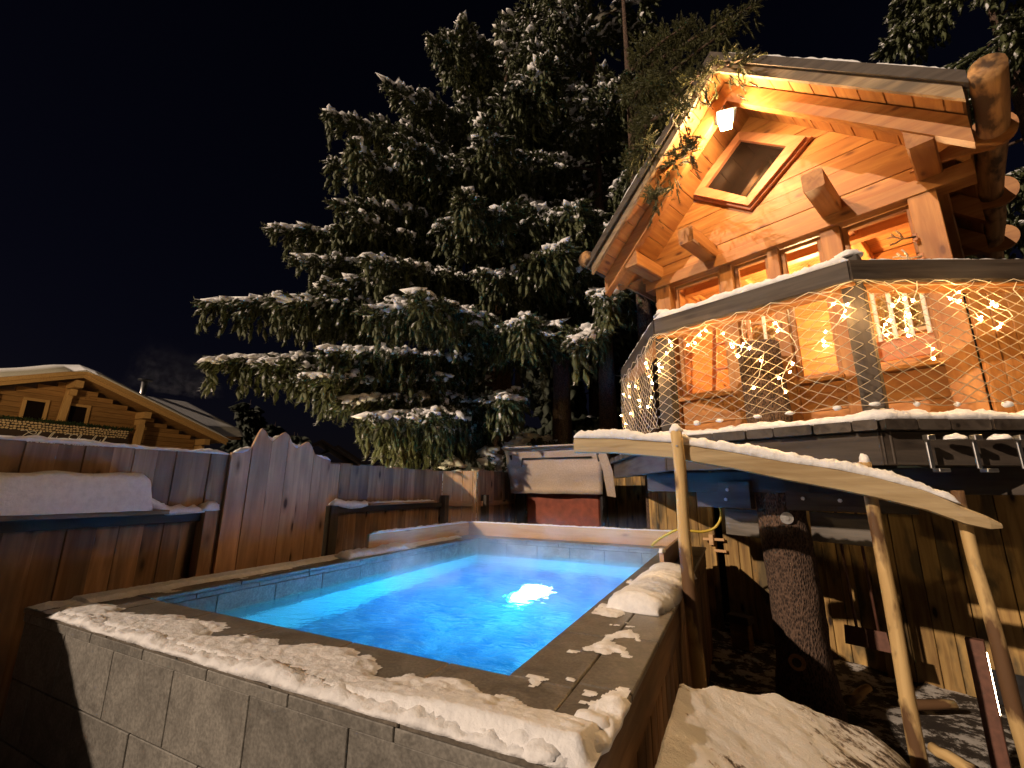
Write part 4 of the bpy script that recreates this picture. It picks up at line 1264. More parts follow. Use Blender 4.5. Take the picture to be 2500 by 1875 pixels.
# branch scar and big washer bolt
def disc(name, c, nrm, r, th_, mat, parent, n=18):
    nrm = Vector(nrm).normalized(); u = nrm.orthogonal().normalized(); w = nrm.cross(u); c = Vector(c)
    V = [c + (u * math.cos(2 * math.pi * k / n) + w * math.sin(2 * math.pi * k / n)) * r for k in range(n)]
    V += [v + nrm * th_ for v in V]
    F = [tuple(range(n - 1, -1, -1)), tuple(range(n, 2 * n))] + [(k, (k + 1) % n, (k + 1) % n + n, k + n) for k in range(n)]
    return link(name, mesh_py(name, V, F), M[mat], parent)
fd = Vector((-0.12, -1, 0)).normalized()
disc('washer', fd * 0.178 + Vector((0.02, 0, 1.39)), fd, 0.045, 0.012, 'metal', tk)
disc('bolt_head', fd * 0.19 + Vector((0.02, 0, 1.39)), fd, 0.018, 0.014, 'metal', tk, 6)
fs = Vector((-0.30, -1, 0)).normalized()
disc('branch_scar', fs * 0.185 + Vector((0, 0, 0.385)), fs, 0.055, 0.02, 'log', tk)
disc('branch_scar', fs * 0.195 + Vector((0, 0, 0.385)), fs, 0.03, 0.018, 'darkwood', tk)
# collar beams bolted to the trunk under the deck
cb = thing('trunk_bracket', 'bolted dark beams and grey planks clasping the trunk under the deck', 'beam', tuple(hw(-0.85, 0.9, 1.2)), TROT)
board('grey_plank', (-0.46, 0.02, 0.13), (-0.19, 0.02, 0.12), 0.05, 0.22, 'greyplank', cb)
board('grey_plank', (0.19, 0.02, 0.13), (0.62, 0.02, 0.12), 0.05, 0.22, 'greyplank', cb)
board('collar_beam', (-0.62, -0.12, 0.36), (-0.14, -0.20, 0.36), 0.07, 0.22, 'darkwood', cb)
board('collar_beam', (0.10, -0.17, 0.36), (0.85, -0.10, 0.36), 0.07, 0.22, 'darkwood', cb)
for (x_, z_) in ((-0.35, 0.32), (-0.33, 0.40), (0.22, 0.34), (0.45, 0.33)):
    disc('bolt', (x_, -0.2 if x_ > 0 else -0.205, z_), (0, -1, 0), 0.014, 0.012, 'metal', cb, 6)

# ================================================================== shed wall under the deck
shed = thing('plank_shed', 'rough plank shed wall below the deck behind the trunk', 'shed', tuple(P0), TROT)
SB = 2.3
a_ = -1.97; k = 0
while a_ < 2.2:
    w = random.uniform(0.10, 0.19)
    lo_z = -0.05
    dx = random.uniform(-0.006, 0.006) - (0.06 if a_ > -0.60 else 0.0)
    board('board', (a_ + w / 2, SB + dx, lo_z), (a_ + w / 2 + random.uniform(-0.006, 0.006), SB + dx, 1.74 + random.uniform(-0.01, 0.01)), w - 0.005, 0.024, 'shed', shed, up=(0, -1, 0), rough=0.015, seed=400 + k)
    a_ += w; k += 1
board('corner_post', (-0.56, SB - 0.06, -0.05), (-0.56, SB - 0.06, 1.74), 0.07, 0.06, 'shed', shed, up=(0, -1, 0))
board('door_jamb', (-2.075, SB - 0.03, -0.05), (-2.075, SB - 0.03, 1.70), 0.06, 0.05, 'shed', shed, up=(0, -1, 0))
a_ = -2.12
while a_ > -2.9:
    w = random.uniform(0.11, 0.16)
    board('board', (a_ - w / 2, SB + 0.02, -0.05), (a_ - w / 2, SB + 0.02, 1.74), w - 0.005, 0.024, 'shed', shed, up=(0, -1, 0), rough=0.012, seed=500 + k)
    a_ -= w; k += 1
board('latch', (-2.18, SB - 0.06, 1.02), (-1.93, SB - 0.06, 1.03), 0.03, 0.03, 'newboard', shed)
boxm('latch_block', (-2.10, SB - 0.1, 0.96), (-2.045, SB - 0.05, 1.08), 'newboard', shed, 0.006)
board('latch', (-2.06, SB - 0.05, 0.90), (-1.92, SB - 0.05, 0.90), 0.03, 0.03, 'newboard', shed)
boxm('inner_back', (-2.9, SB + 0.5, -0.1), (2.2, SB + 0.55, 1.7), 'darkwood', shed)
boxm('mat_panel', (0.05, SB - 0.11, 0.0), (0.62, SB - 0.1, 0.24), 'blackmetal', shed)

# hanging tools on a peg rack
rack = thing('tool_rack', 'wooden peg rack under the deck holding two long handles', 'tool rack', tuple(hw(-0.55, 1.5, 1.57)), TROT)
board('rack_bar', (-0.28, 0, 0.0), (0.16, 0, 0.0), 0.05, 0.06, 'newboard', rack)
for x_ in (-0.14, -0.02, 0.12):
    tube('peg', [(x_, 0.0, 0.0), (x_, -0.09, 0.0)], 0.014, 'newboard', rack, 8)
board('hanger', (-0.2, 0.02, 0.0), (-0.2, 0.02, 0.22), 0.05, 0.03, 'darkwood', rack, up=(0, 1, 0))
board('hanger', (0.1, 0.02, 0.0), (0.1, 0.02, 0.22), 0.05, 0.03, 'darkwood', rack, up=(0, 1, 0))
for i_, x_ in enumerate((-0.09, 0.05)):
    sv = thing('shovel', 'long handled shovel hanging from the peg rack, %s' % ('blade hidden behind the trunk side' if i_ == 0 else 'brown blade near the pole'), 'shovel', tuple(hw(-0.53 + x_, 1.46, 1.53)), TROT)
    tube('handle', [(0, 0, 0.05), (0.01, 0.0, -0.5), (0.02, 0.02, -1.02)], 0.011, 'rust', sv, 8)
    prism('blade', [(-0.06, 0.0, -1.00), (0.07, 0.0, -1.00), (0.085, 0.0, -1.14), (-0.07, 0.0, -1.14)], (0, 0.015, 0), 'rust', sv)

# yellow hose from under the deck to the pool
def smooth(pts, n=12):
    pts = [Vector(p) for p in pts]; out = []
    P = [pts[0]] + pts + [pts[-1]]
    for i in range(1, len(P) - 2):
        for j in range(n):
            t = j / n
            a, b, c, d = P[i - 1], P[i], P[i + 1], P[i + 2]
            out.append(0.5 * ((2 * b) + (c - a) * t + (2 * a - 5 * b + 4 * c - d) * t * t + (3 * b - a - 3 * c + d) * t ** 3))
    out.append(pts[-1]); return out
hose = tube('garden_hose', smooth([(-0.2, 4.7, 1.80), (-0.2, 4.7, 1.68), (-0.18, 4.7, 1.52), (-0.14, 4.7, 1.42), (-0.15, 4.7, 1.33), (-0.21, 4.7, 1.25), (-0.31, 4.7, 1.215), (-0.40, 4.7, 1.215), (-0.53, 4.7, 1.22), (-0.64, 4.7, 1.17), (-0.72, 4.7, 1.12), (-0.79, 4.7, 1.06)]), 0.012, 'hose', None, 8)
tag(hose, 'thin yellow hose looping from under the deck into the pool', 'hose')

# small crate-like box beside the shed door
bx_ = thing('wooden_box', 'small pale box standing by the shed door', 'box', tuple(hw(-1.72, 1.95, 0.0)), TROT)
boxm('body', (-0.09, -0.06, 0.0), (0.09, 0.06, 0.24), 'shed', bx_, 0.006); boxm('lid', (-0.11, -0.08, 0.242), (0.11, 0.08, 0.32), 'darkwood', bx_, 0.006)

# metal hooks on the fascia at the right, two carrying snow
for i_, (a0_, b0_) in enumerate(((0.17, 0.14), (0.34, 0.315), (0.50, 0.49))):
    hk = thing('steel_hook', ('folded steel hanger without snow on the deck edge', 'snowy steel hanger between the bare one and the outer one on the deck edge', 'outermost snowy steel hanger on the deck edge under the receding railing')[i_], 'hook', tuple(hw(a0_, b0_ - 0.03, 1.70)), TROT + R(46), group='steel hangers on the deck edge')
    boxm('strap', (-0.012, -0.012, 0.02), (0.012, 0.0, 0.20), 'metal', hk, 0.003)
    boxm('foot', (-0.005, -0.05, 0.0), (0.055, -0.005, 0.02), 'metal', hk, 0.003)
    boxm('head', (-0.03, -0.05, 0.17), (0.012, -0.013, 0.20), 'metal', hk, 0.003)
    if i_:
        q = hw(a0_ - 0.06, b0_ - 0.10, 1.88)
        snow_blob('snow_pad', (q.x, q.y, q.z), 0.05, 0.035, 0.03, 'pad of snow on a steel hanger of the deck edge', seed=i_ + 70)['group'] = 'snow pads on the steel hangers'

# ================================================================== handrail on three poles
hr = thing('rustic_handrail', 'split log handrail sloping down on three peeled poles', 'handrail', (0, 0, 0))
hp = [(-0.98, 1.90), (-0.70, 1.885), (-0.33, 1.845), (0.0, 1.775), (0.25, 1.715), (0.50, 1.668), (0.66, 1.625), (0.85, 1.56), (0.98, 1.495), (1.07, 1.458), (1.115, 1.442)]
def slab():
    V, F = [], []
    n = 10
    hs = [0.052, 0.05, 0.048, 0.05, 0.055, 0.058, 0.058, 0.052, 0.042, 0.030, 0.012]
    for i, ((x_, z_), h) in enumerate(zip(hp, hs)):
        wz = 0.003 * math.sin(i * 2.1)
        w_ = 0.085 if i < 9 else (0.075 if i == 9 else 0.05)
        prof_ = [(-w_ * 0.5, -h), (-w_ * 0.2, -h * 1.12), (w_ * 0.25, -h * 1.05), (w_ * 0.5, -h * 0.7), (w_ * 0.52, 0.0), (w_ * 0.45, h * 0.9), (w_ * 0.1, h), (-w_ * 0.3, h * 0.95), (-w_ * 0.5, h * 0.6), (-w_ * 0.56, -h * 0.2)]
        for (py, pz) in prof_:
            V.append((x_, 3.0 + py, z_ + pz + wz))
    for i in range(len(hp) - 1):
        for k in range(n):
            a = i * n + k; b = i * n + (k + 1) % n
            F.append((a, b, b + n, a + n))
    F.append(tuple(range(n - 1, -1, -1))); F.append(tuple((len(hp) - 1) * n + k for k in range(n)))
    me = mesh_py('handrail_slab', V, F, False)
    return link('handrail_slab', me, M['slab'], hr)
slab()
log_mesh('pole', (-0.285, 2.915, 0.0), (-0.298, 2.915, 1.955), 0.040, 0.034, 'pole', hr, seed=1)
log_mesh('pole', (0.665, 3.085, 0.0), (0.665, 3.085, 1.755), 0.036, 0.030, 'pole', hr, seed=2)
log_mesh('pole', (1.075, 3.09, 0.0), (1.02, 3.09, 1.605), 0.034, 0.026, 'pole', hr, seed=3)
disc('screw', (-0.296, 2.882, 1.86), (0, -1, 0), 0.007, 0.004, 'metal', hr, 8)
snow_strip('snow_ridge', [(x_, 3.0, z_ + 0.046) for (x_, z_) in hp[:9]], 0.088, 0.055, 'long line of snow on top of the sloping handrail', seed=81, step=0.015)
snow_blob('snow_cap', (-0.298, 2.925, 1.952), 0.042, 0.042, 0.045, 'ball of snow on the top of the first pole', seed=8)
snow_blob('snow_cap', (0.66, 3.085, 1.752), 0.026, 0.026, 0.05, 'pointed snow on the top of the middle pole', seed=9)

# ================================================================== steel bollard light at right
bl = thing('bollard_light', 'slim brown steel bollard light with glowing slit', 'bollard', (1.195, 3.83, 0.0), R(-22))
boxm('body', (-0.04, -0.03, -0.02), (0.04, 0.03, 0.745), 'rust', bl, 0.003)
boxm('light_strip', (0.0402, -0.005, 0.36), (0.043, 0.005, 0.68), 'strip', bl)

# ================================================================== snow heap in front and scraps on the ground
def mound(x, y):
    # trodden slab of old snow, highest against the pool flank, falling away to the right
    n1 = fbm((x * 2.3, y * 2.3, 4)); n2 = fbm((x * 9, y * 9, 1)); n3 = fbm((x * 34, y * 34, 1))
    top = 0.82 - 0.45 * x + 0.018 * n1 + 0.006 * n2 + 0.003 * n3 - 1.2 * max(0, x - 0.42) ** 1.5
    ys_ = [(-0.4, 1.78), (-0.24, 1.95), (-0.10, 2.19), (0.06, 2.38), (0.25, 2.54), (0.39, 2.60), (0.62, 2.68), (1.1, 2.75)]
    yb = 3.2
    for (xa, ya), (xb, yb_) in zip(ys_[:-1], ys_[1:]):
        if xa <= x <= xb: yb = ya + (yb_ - ya) * (x - xa) / (xb - xa)
    yb += 0.06 * n1 + 0.012 * fbm((x * 6, 0, 3))
    f = sstep(yb + 0.20, yb - 0.0, y) * sstep(0.98, 0.50, x + 0.05 * n1) * sstep(0.5, 0.8, y)
    f *= sstep(-0.335, -0.25, x)
    return max(0, top) * f - 0.03
sh = heightfield('snow_heap', -0.325, 1.1, 0.5, 3.6, 120, 250, mound, 'dirtysnow', lambda q: any(p[2] > 0.0 for p in q))
tag(sh, 'dirty heap of old snow beside the pool flank at the first pole', 'snow heap')
def mound2(x, y):
    z = 0.20 * math.exp(-((x - 1.25) / 0.42) ** 2 - ((y - 3.35) / 0.30) ** 2) + 0.05 * fbm((x * 5, y * 5, 12)) - 0.02
    z += 0.16 * math.exp(-((x - 0.64) / 0.10) ** 2 - ((y - 2.98) / 0.10) ** 2)
    return z
tag(heightfield('snow_heap', 0.5, 2.0, 2.7, 4.1, 70, 70, mound2, 'snow', lambda q: any(p[2] > 0.05 for p in q)), 'clean low snow heap at the foot of the bollard light', 'snow heap')
for i_, (x_, y_, l_, rz) in enumerate(((0.95, 4.6, 0.35, 0.3), (1.05, 3.75, 0.22, 2.2), (0.62, 4.5, 0.3, 1.0))):
    o_ = log_mesh('wood_offcut', (x_, y_, 0.06), (x_ + l_ * math.cos(rz), y_ + l_ * math.sin(rz), 0.09), 0.04, 0.03, 'pole', None, seg=5, n=9, seed=20 + i_)
    tag(o_, ('yellow wood offcut lying on the dark ground behind the middle pole', 'short offcut lying in the snow beside the bollard light', 'wood offcut lying between trunk and middle pole')[i_], 'offcut')

# ================================================================== neighbouring chalet
S = 2.5; CXF = -27.5
def cy(y): return y * S
def cz(z): return 1.6 + (z - 1.6) * S
ch = thing('chalet', 'neighbouring timber chalet with deep snow on its roof', 'house', (CXF, 0, 0))
AY, AZ = 9.24, 6.72       # underside of the ridge at the front
SL = 0.362
def cpt(x, y, z): return (x, y, z)
# walls: horizontal logs
WXF = -1.3
z = -1.0
while z < 6.5:
    h = 0.24
    half = min(6.0, (AZ - 0.12 - (z + h)) / SL)
    if half > 0.3:
        board('wall_log', (WXF, AY - half, z + h / 2), (WXF, AY + half, z + h / 2), 0.18, h - 0.012, 'chalet', ch)
    z += h
boxm('wall_core', (WXF - 8, AY - 5.6, -1), (WXF - 0.1, AY + 5.6, 4.4), 'chalet', ch)
for s_ in (-1, 1):
    RL = 7.1
    prism('roof', [(0.0, AY, AZ), (0.0, AY + s_ * RL, AZ - SL * RL), (0.0, AY + s_ * RL, AZ - SL * RL + 0.16), (0.0, AY, AZ + 0.16)], (-9.5, 0, 0), 'chalet', ch)
    prism('bargeboard', [(0.04, AY, AZ - 0.12), (0.04, AY + s_ * (RL + 0.05), AZ - 0.12 - SL * RL), (0.04, AY + s_ * (RL + 0.05), AZ + 0.06 - SL * RL), (0.04, AY, AZ + 0.06)], (-0.06, 0, 0), 'chalet_trim', ch)
    prism('bargeboard', [(0.12, AY, AZ + 0.05), (0.12, AY + s_ * (RL + 0.08), AZ + 0.05 - SL * RL), (0.12, AY + s_ * (RL + 0.08), AZ + 0.26 - SL * RL), (0.12, AY, AZ + 0.26)], (-0.08, 0, 0), 'chalet_trim', ch)
    # snow blanket with rounded edge
    Vv, Ff = [], []
    nn, mm = 24, 10
    for i in range(nn + 1):
        t = i / nn; yy = AY + s_ * (RL + 0.25) * t
        for j in range(mm + 1):
            u = j / mm; xx = 0.2 - 9.9 * u
            edge = math.sqrt(max(0, 1 - max(0, 1 - min(u * 25, (1 - t) * 16)) ** 2))
            h = 0.46 * edge * (1 + 0.10 * fbm((xx * 0.5, yy * 0.5, 3)))
            ridge = 0.10 * max(0, 1 - t * 9)
            Vv.append((xx, yy, AZ + 0.27 - SL * (RL + 0.25) * t + h - ridge))
    for i in range(nn):
        for j in range(mm):
            a = i * (mm + 1) + j
            Ff.append((a, a + 1, a + mm + 2, a + mm + 1))
    # skirt to close the front
    o0 = len(Vv)
    for i in range(nn + 1):
        t = i / nn; Vv.append((0.16, AY + s_ * (RL + 0.2) * t, AZ + 0.255 - SL * (RL + 0.25) * t))
    for i in range(nn):
        Ff.append((i * (mm + 1), (i + 1) * (mm + 1), o0 + i + 1, o0 + i))
    sn = link('roof_snow', mesh_py('roof_snow', Vv, Ff, True), M['snow'], ch); sn['kind'] = 'stuff'
# purlins and carved posts
for (yy, zz) in ((AY, AZ - 0.40), (AY + 3.0, AZ - 0.38 - SL * 3.0), (AY - 3.0, AZ - 0.38 - SL * 3.0), (AY + 6.2, AZ - 0.34 - SL * 6.2)):
    board('purlin', (-0.25, yy, zz), (-2.4, yy, zz), 0.30, 0.34, 'chalet_trim', ch)
    board('purlin', (-0.7, yy, zz - 0.36), (-2.4, yy, zz - 0.36), 0.26, 0.30, 'chalet_trim', ch)
board('post', (-0.95, AY - 0.15, 4.4), (-0.95, AY - 0.05, AZ - 0.72), 0.26, 0.22, 'chalet_trim', ch, up=(1, 0, 0))
board('post', (-0.55, AY + 2.78, 2.4), (-0.55, AY + 2.9, AZ - 0.9 - SL * 3), 0.30, 0.22, 'chalet_trim', ch, up=(1, 0, 0))
board('brace', (-0.5, AY + 6.1, AZ - 0.6 - SL * 6.2), (-1.2, AY + 5.3, 2.6), 0.22, 0.22, 'chalet_trim', ch)
for (y0, y1) in ((7.82, 8.58), (9.33, 10.10)):
    wn_ = thing('window', None, None); wn_.parent = ch
    z0, z1 = 4.45, 5.42
    for (p_, q_) in (((y0, z0), (y0, z1)), ((y1, z0), (y1, z1))):
        board('frame', (WXF + 0.12, p_[0], p_[1]), (WXF + 0.12, q_[0], q_[1]), 0.13, 0.10, 'chalet_trim', wn_, up=(1, 0, 0))
    for z_ in (z0, z1):
        board('frame', (WXF + 0.125, y0 - 0.06, z_), (WXF + 0.125, y1 + 0.06, z_), 0.10, 0.12, 'chalet_trim', wn_)
    boxm('pane', (WXF + 0.10, y0 + 0.03, z0), (WXF + 0.115, y1 - 0.03, z1), 'darkglass', wn_)
# balcony with garland, stacked firewood and a name board
BXF = -0.30
boxm('balcony_backing', (BXF - 0.30, 3.0, 3.93), (BXF - 0.16, 11.66, 4.36), 'signboard', ch)
boxm('name_board', (BXF - 0.2, 3.0, 3.0), (BXF - 0.12, 11.68, 3.92), 'signboard', ch)
Vv, Ff = [], []
rr = random.Random(3)
for row in range(4):
    yy = 3.05
    while yy < 11.6:
        r = rr.uniform(0.045, 0.065); c = Vector((BXF - 0.165, yy, 3.985 + row * 0.105 + rr.uniform(-0.02, 0.02)))
        n = 6; o = len(Vv); a0 = rr.uniform(0, 6)
        for dx in (0.0, 0.03):
            for k in range(n):
                a = a0 + 2 * math.pi * k / n; q = r * rr.uniform(0.75, 1.1)
                Vv.append((c.x + dx, c.y + q * math.cos(a), c.z + q * math.sin(a) * 0.8))
        Ff.append(tuple(o + n + k for k in range(n)))
        for k in range(n): Ff.append((o + k, o + (k + 1) % n, o + n + (k + 1) % n, o + n + k))
        yy += r * 2 + 0.008
fw = link('firewood', mesh_py('firewood', Vv, Ff), M['logend'], ch); fw['kind'] = 'stuff'
paths = []
for i in range(700):
    yy = 3.0 + 8.8 * rr.random(); c = Vector((BXF - 0.2 + rr.uniform(-0.06, 0.08), yy, 4.43 + rr.uniform(-0.05, 0.05)))
    d = Vector((rr.uniform(-1, 1), rr.uniform(-1, 1), rr.uniform(-1, 1))).normalized() * 0.10
    paths.append([c - d, c + d])
gl = tubes_joined('garland', paths, 0.016, 'garland', ch, 3); gl['kind'] = 'stuff'
# lettering in joined handwriting
LET = {
 'C': [[(0.75, 0.82), (0.62, 0.98), (0.38, 0.95), (0.12, 0.62), (0.06, 0.30), (0.22, 0.04), (0.50, 0.04), (0.78, 0.20)], [(0.75, 0.82), (0.60, 0.72), (0.30, 0.85), (0.05, 1.02), (-0.25, 0.95)]],
 'h': [[(0.0, 0.0), (0.12, 0.55), (0.20, 1.0), (0.12, 0.95), (0.06, 0.5), (0.0, 0.0)], [(0.03, 0.22), (0.20, 0.42), (0.30, 0.36), (0.28, 0.08), (0.40, 0.06)]],
 'a': [[(0.30, 0.36), (0.12, 0.42), (0.0, 0.20), (0.06, 0.02), (0.20, 0.06), (0.32, 0.36), (0.28, 0.08), (0.40, 0.06)]],
 'l': [[(0.0, 0.06), (0.14, 0.5), (0.22, 0.98), (0.12, 0.95), (0.04, 0.4), (0.06, 0.04), (0.2, 0.06)]],
 'e': [[(0.0, 0.18), (0.18, 0.24), (0.22, 0.38), (0.08, 0.40), (0.0, 0.20), (0.08, 0.02), (0.28, 0.08)]],
 't': [[(0.10, 0.72), (0.04, 0.2), (0.08, 0.03), (0.2, 0.06)], [(-0.02, 0.48), (0.24, 0.50)]],
 'E': [[(0.70, 0.86), (0.55, 0.99), (0.25, 0.92), (0.20, 0.66), (0.42, 0.56), (0.16, 0.46), (0.04, 0.22), (0.22, 0.02), (0.50, 0.06), (0.70, 0.22)], [(0.25, 0.92), (0.02, 1.02), (-0.20, 0.92)]],
 'i': [[(0.0, 0.36), (0.0, 0.08), (0.08, 0.03), (0.18, 0.06)], [(0.03, 0.55), (0.05, 0.58)]],
 's': [[(0.0, 0.05), (0.16, 0.40), (0.20, 0.18), (0.10, 0.02), (0.0, 0.06)], [(0.18, 0.04), (0.28, 0.08)]],
 'b': [[(0.0, 0.06), (0.14, 0.5), (0.2, 0.98), (0.1, 0.94), (0.02, 0.3), (0.06, 0.02), (0.22, 0.08), (0.24, 0.34), (0.12, 0.38)]],
}
ADV = {'C': 0.78, 'h': 0.40, 'a': 0.40, 'l': 0.20, 'e': 0.27, 't': 0.22, 'E': 0.72, 'i': 0.18, 's': 0.28, 'b': 0.28, ' ': 0.45}
paths = []; adv = 0.0
word = 'Chalet Elisabeth'
tw = sum(ADV[c] for c in word)
sc_ = 3.0 / tw; hz = 0.52
for c in word:
    for strk in LET.get(c, []):
        sm = smooth([Vector((p[0] + 0.28 * p[1], p[1], 0)) for p in strk], 4)
        paths.append([Vector((BXF - 0.112, 7.72 + (adv + p.x) * sc_, 3.42 + p.y * hz)) for p in sm])
    adv += ADV[c]
lt = tubes_joined('lettering', paths, 0.016, 'letter', ch, 4)
# rear wing roof deep in snow
prism('wing_roof', [(-3.5, 12.2, 6.15), (-3.5, 16.2, 6.25), (-1.2, 18.0, 4.55), (-0.9, 15.9, 4.3)], (0, 0, 0.12), 'chalet', ch)
Vv, Ff = [], []
c4_ = [Vector((-3.6, 11.6, 6.25)), Vector((-3.6, 16.1, 6.35)), Vector((-0.9, 18.1, 4.62)), Vector((-0.6, 15.6, 4.4))]
n = 16
for j in range(n + 1):
    for i in range(n + 1):
        u, v = i / n, j / n
        p = (c4_[0] * (1 - u) + c4_[1] * u) * (1 - v) + (c4_[3] * (1 - u) + c4_[2] * u) * v
        e = min(u + 0.3, 1 - u, 1 - v) * 9; e = math.sqrt(max(0, 1 - max(0, 1 - e) ** 2))
        Vv.append(p + Vector((0, 0, 0.12 + 0.40 * e)))
for j in range(n):
    for i in range(n):
        a = j * (n + 1) + i; Ff.append((a, a + n + 1, a + n + 2, a + 1))
sn = link('roof_snow', mesh_py('roof_snow', Vv, Ff, True), M['snow'], ch); sn['kind'] = 'stuff'
chm = tube('chimney_pipe', [(-4.0, 13.4, 5.6), (-4.0, 13.4, 7.75)], 0.16, 'metal', ch, 12)
disc('chimney_cap', (-4.0, 13.4, 7.8), (0, 0, 1), 0.36, 0.05, 'blackmetal', ch)
sm_ = boxm('chimney_smoke', (CXF - 5.5, 12.6, 7.4), (CXF - 2.6, 17.6, 11.2), 'smoke')
tag(sm_, 'faint smoke drifting from the chalet chimney', 'smoke', kind='stuff')
# assumed lane lamp post, out of view, added to light the chalet front
lp = thing('assumed_street_lamp', 'assumed tall street lamp out of view in the lane, added to light the chalet', 'street lamp', (-19.0, -0.5, 0))
tube('post', [(0, 0, -0.1), (0, 0, 4.9), (0.3, 0, 5.1)], 0.05, 'blackmetal', lp, 8)
bm = bmesh.new(); bmesh.ops.create_uvsphere(bm, u_segments=12, v_segments=8, radius=0.16); me = bpy.data.meshes.new('globe'); bm.to_mesh(me); bm.free()
link('globe', me, M['lampglass'], lp, Matrix.Translation((0.3, 0, 4.95)))
cl = bpy.data.lights.new('assumed_lane_light', 'POINT'); cl.energy = 1300; cl.color = (1.0, 0.68, 0.34); cl.shadow_soft_size = 0.2
clo = bpy.data.objects.new('assumed_lane_light', cl); COL.objects.link(clo); clo.parent = lp; clo.location = (0.3, 0.0, 4.7)

lq = thing('assumed_garden_lamp', 'assumed low garden lamp hidden behind the fence, added to light the big spruce', 'lamp', (-4.85, 4.35, 0))  # unseen lamp, assumed and added to brighten the lower spruce boughs
tube('post', [(0, 0, -0.1), (0, 0, 0.8)], 0.04, 'blackmetal', lq, 8)
bm = bmesh.new(); bmesh.ops.create_uvsphere(bm, u_segments=12, v_segments=8, radius=0.10); me = bpy.data.meshes.new('globe'); bm.to_mesh(me); bm.free()
link('globe', me, M['lampglass'], lq, Matrix.Translation((0, 0, 0.88)))
gl_ = bpy.data.lights.new('assumed_garden_light', 'POINT'); gl_.energy = 60; gl_.color = (1.0, 0.80, 0.42); gl_.shadow_soft_size = 0.1
glo = bpy.data.objects.new('assumed_garden_light', gl_); COL.objects.link(glo); glo.parent = lq; glo.location = (-0.12, 0.0, 1.02)

# far dark houses with lit windows
for i_, (x_, y_, z_) in enumerate(((-40, 34.0, 4.2), (-42, 38.0, 4.0))):
    hs = thing('far_house', ('small dark far house with two orange windows' if i_ == 0 else 'far house half behind the spruce with one orange window'), 'house', (x_, y_, 0), R(-35))
    boxm('wall', (-3, -3.5, 0), (0, 3.5, z_), 'chalet', hs)
    prism('roof', [(0.6, -4.2, z_ - 0.3), (0.6, 0, z_ + 2.1), (0.6, 4.2, z_ - 0.3), (0.6, 4.2, z_ - 0.05), (0.6, 0, z_ + 2.4), (0.6, -4.2, z_ - 0.05)], (-5, 0, 0), 'signboard', hs)
    for yy in ((-1.2, 0.8) if i_ == 0 else (0.2,)):
        boxm('window', (0.0, yy, z_ - 1.2), (0.05, yy + 0.5, z_ - 0.4), 'farwin', hs)

# ================================================================== spruces
def ico_np(sub):
    bm = bmesh.new(); bmesh.ops.create_icosphere(bm, subdivisions=sub, radius=1.0)
    V = np.array([v.co[:] for v in bm.verts]); F = np.array([[v.index for v in f.verts] for f in bm.faces]); bm.free()
    return V, F
def sprig_proto(seed, n=11, core=0.30, nw=0.034):
    """one twig along +X, length 1: spindle core and a brush of needles"""
    r = np.random.default_rng(seed)
    V, F = [], []
    K = 4
    rings = [(0.0, 0.06), (0.45, 0.13), (0.97, 0.02)]
    for (x_, rad) in rings:
        for k in range(K):
            a = 2 * math.pi * k / K + x_ * 2
            V.append((x_, rad * core / 0.3 * math.cos(a), rad * core / 0.3 * math.sin(a)))
    for i in range(len(rings) - 1):
        for k in range(K):
            a = i * K + k; b = i * K + (k + 1) % K
            F += [(a, b, b + K), (a, b + K, a + K)]
    for i in range(n):
        x_ = 0.02 + 0.96 * (i + r.random()) / n
        a = r.random() * 6.283
        d = np.array([0.75, math.cos(a), math.sin(a)]); d /= np.linalg.norm(d)
        ln = 0.26 * (1.0 - 0.35 * x_) * r.uniform(0.8, 1.2)
        t = np.cross(d, [1, 0, 0]); t /= np.linalg.norm(t)
        p = np.array([x_, 0, 0]) + d * 0.03
        o = len(V)
        w_ = nw; V += [tuple(p - t * w_), tuple(p + t * w_), tuple(p + d * ln)]
        F.append((o, o + 1, o + 2))
    return np.array(V), np.array(F)
PROTO = [sprig_proto(s) for s in range(4)]
PROTO_FINE = [sprig_proto(s + 10, n=38, core=0.12, nw=0.026) for s in range(3)]
PROTO_FAR = [sprig_proto(s + 20, n=3, core=0.5) for s in range(2)]
SNV, SNF = ico_np(1)
SNV2, SNF2 = ico_np(2)

def place(protos, P, D, Ln, Wd, r):
    """stamp protos at P along D"""
    Vs, Fs, o = [], [], 0
    idx = r.integers(0, len(protos), len(P))
    for pi, (pv, pf) in enumerate(protos):
        sel = np.where(idx == pi)[0]
        if len(sel) == 0: continue
        d = D[sel]; d = d / np.linalg.norm(d, axis=1, keepdims=True)
        up = r.normal(size=d.shape); y_ = np.cross(up, d); y_ /= np.linalg.norm(y_, axis=1, keepdims=True); z_ = np.cross(d, y_)
        A = pv[None, :, 0:1] * d[:, None, :] * Ln[sel][:, None, None] + (pv[None, :, 1:2] * y_[:, None, :] + pv[None, :, 2:3] * z_[:, None, :]) * Wd[sel][:, None, None] + P[sel][:, None, :]
        n, m = A.shape[:2]
        Vs.append(A.reshape(-1, 3)); Fs.append((pf[None] + (np.arange(n) * m)[:, None, None]).reshape(-1, 3) + o); o += n * m
    return np.concatenate(Vs), np.concatenate(Fs)

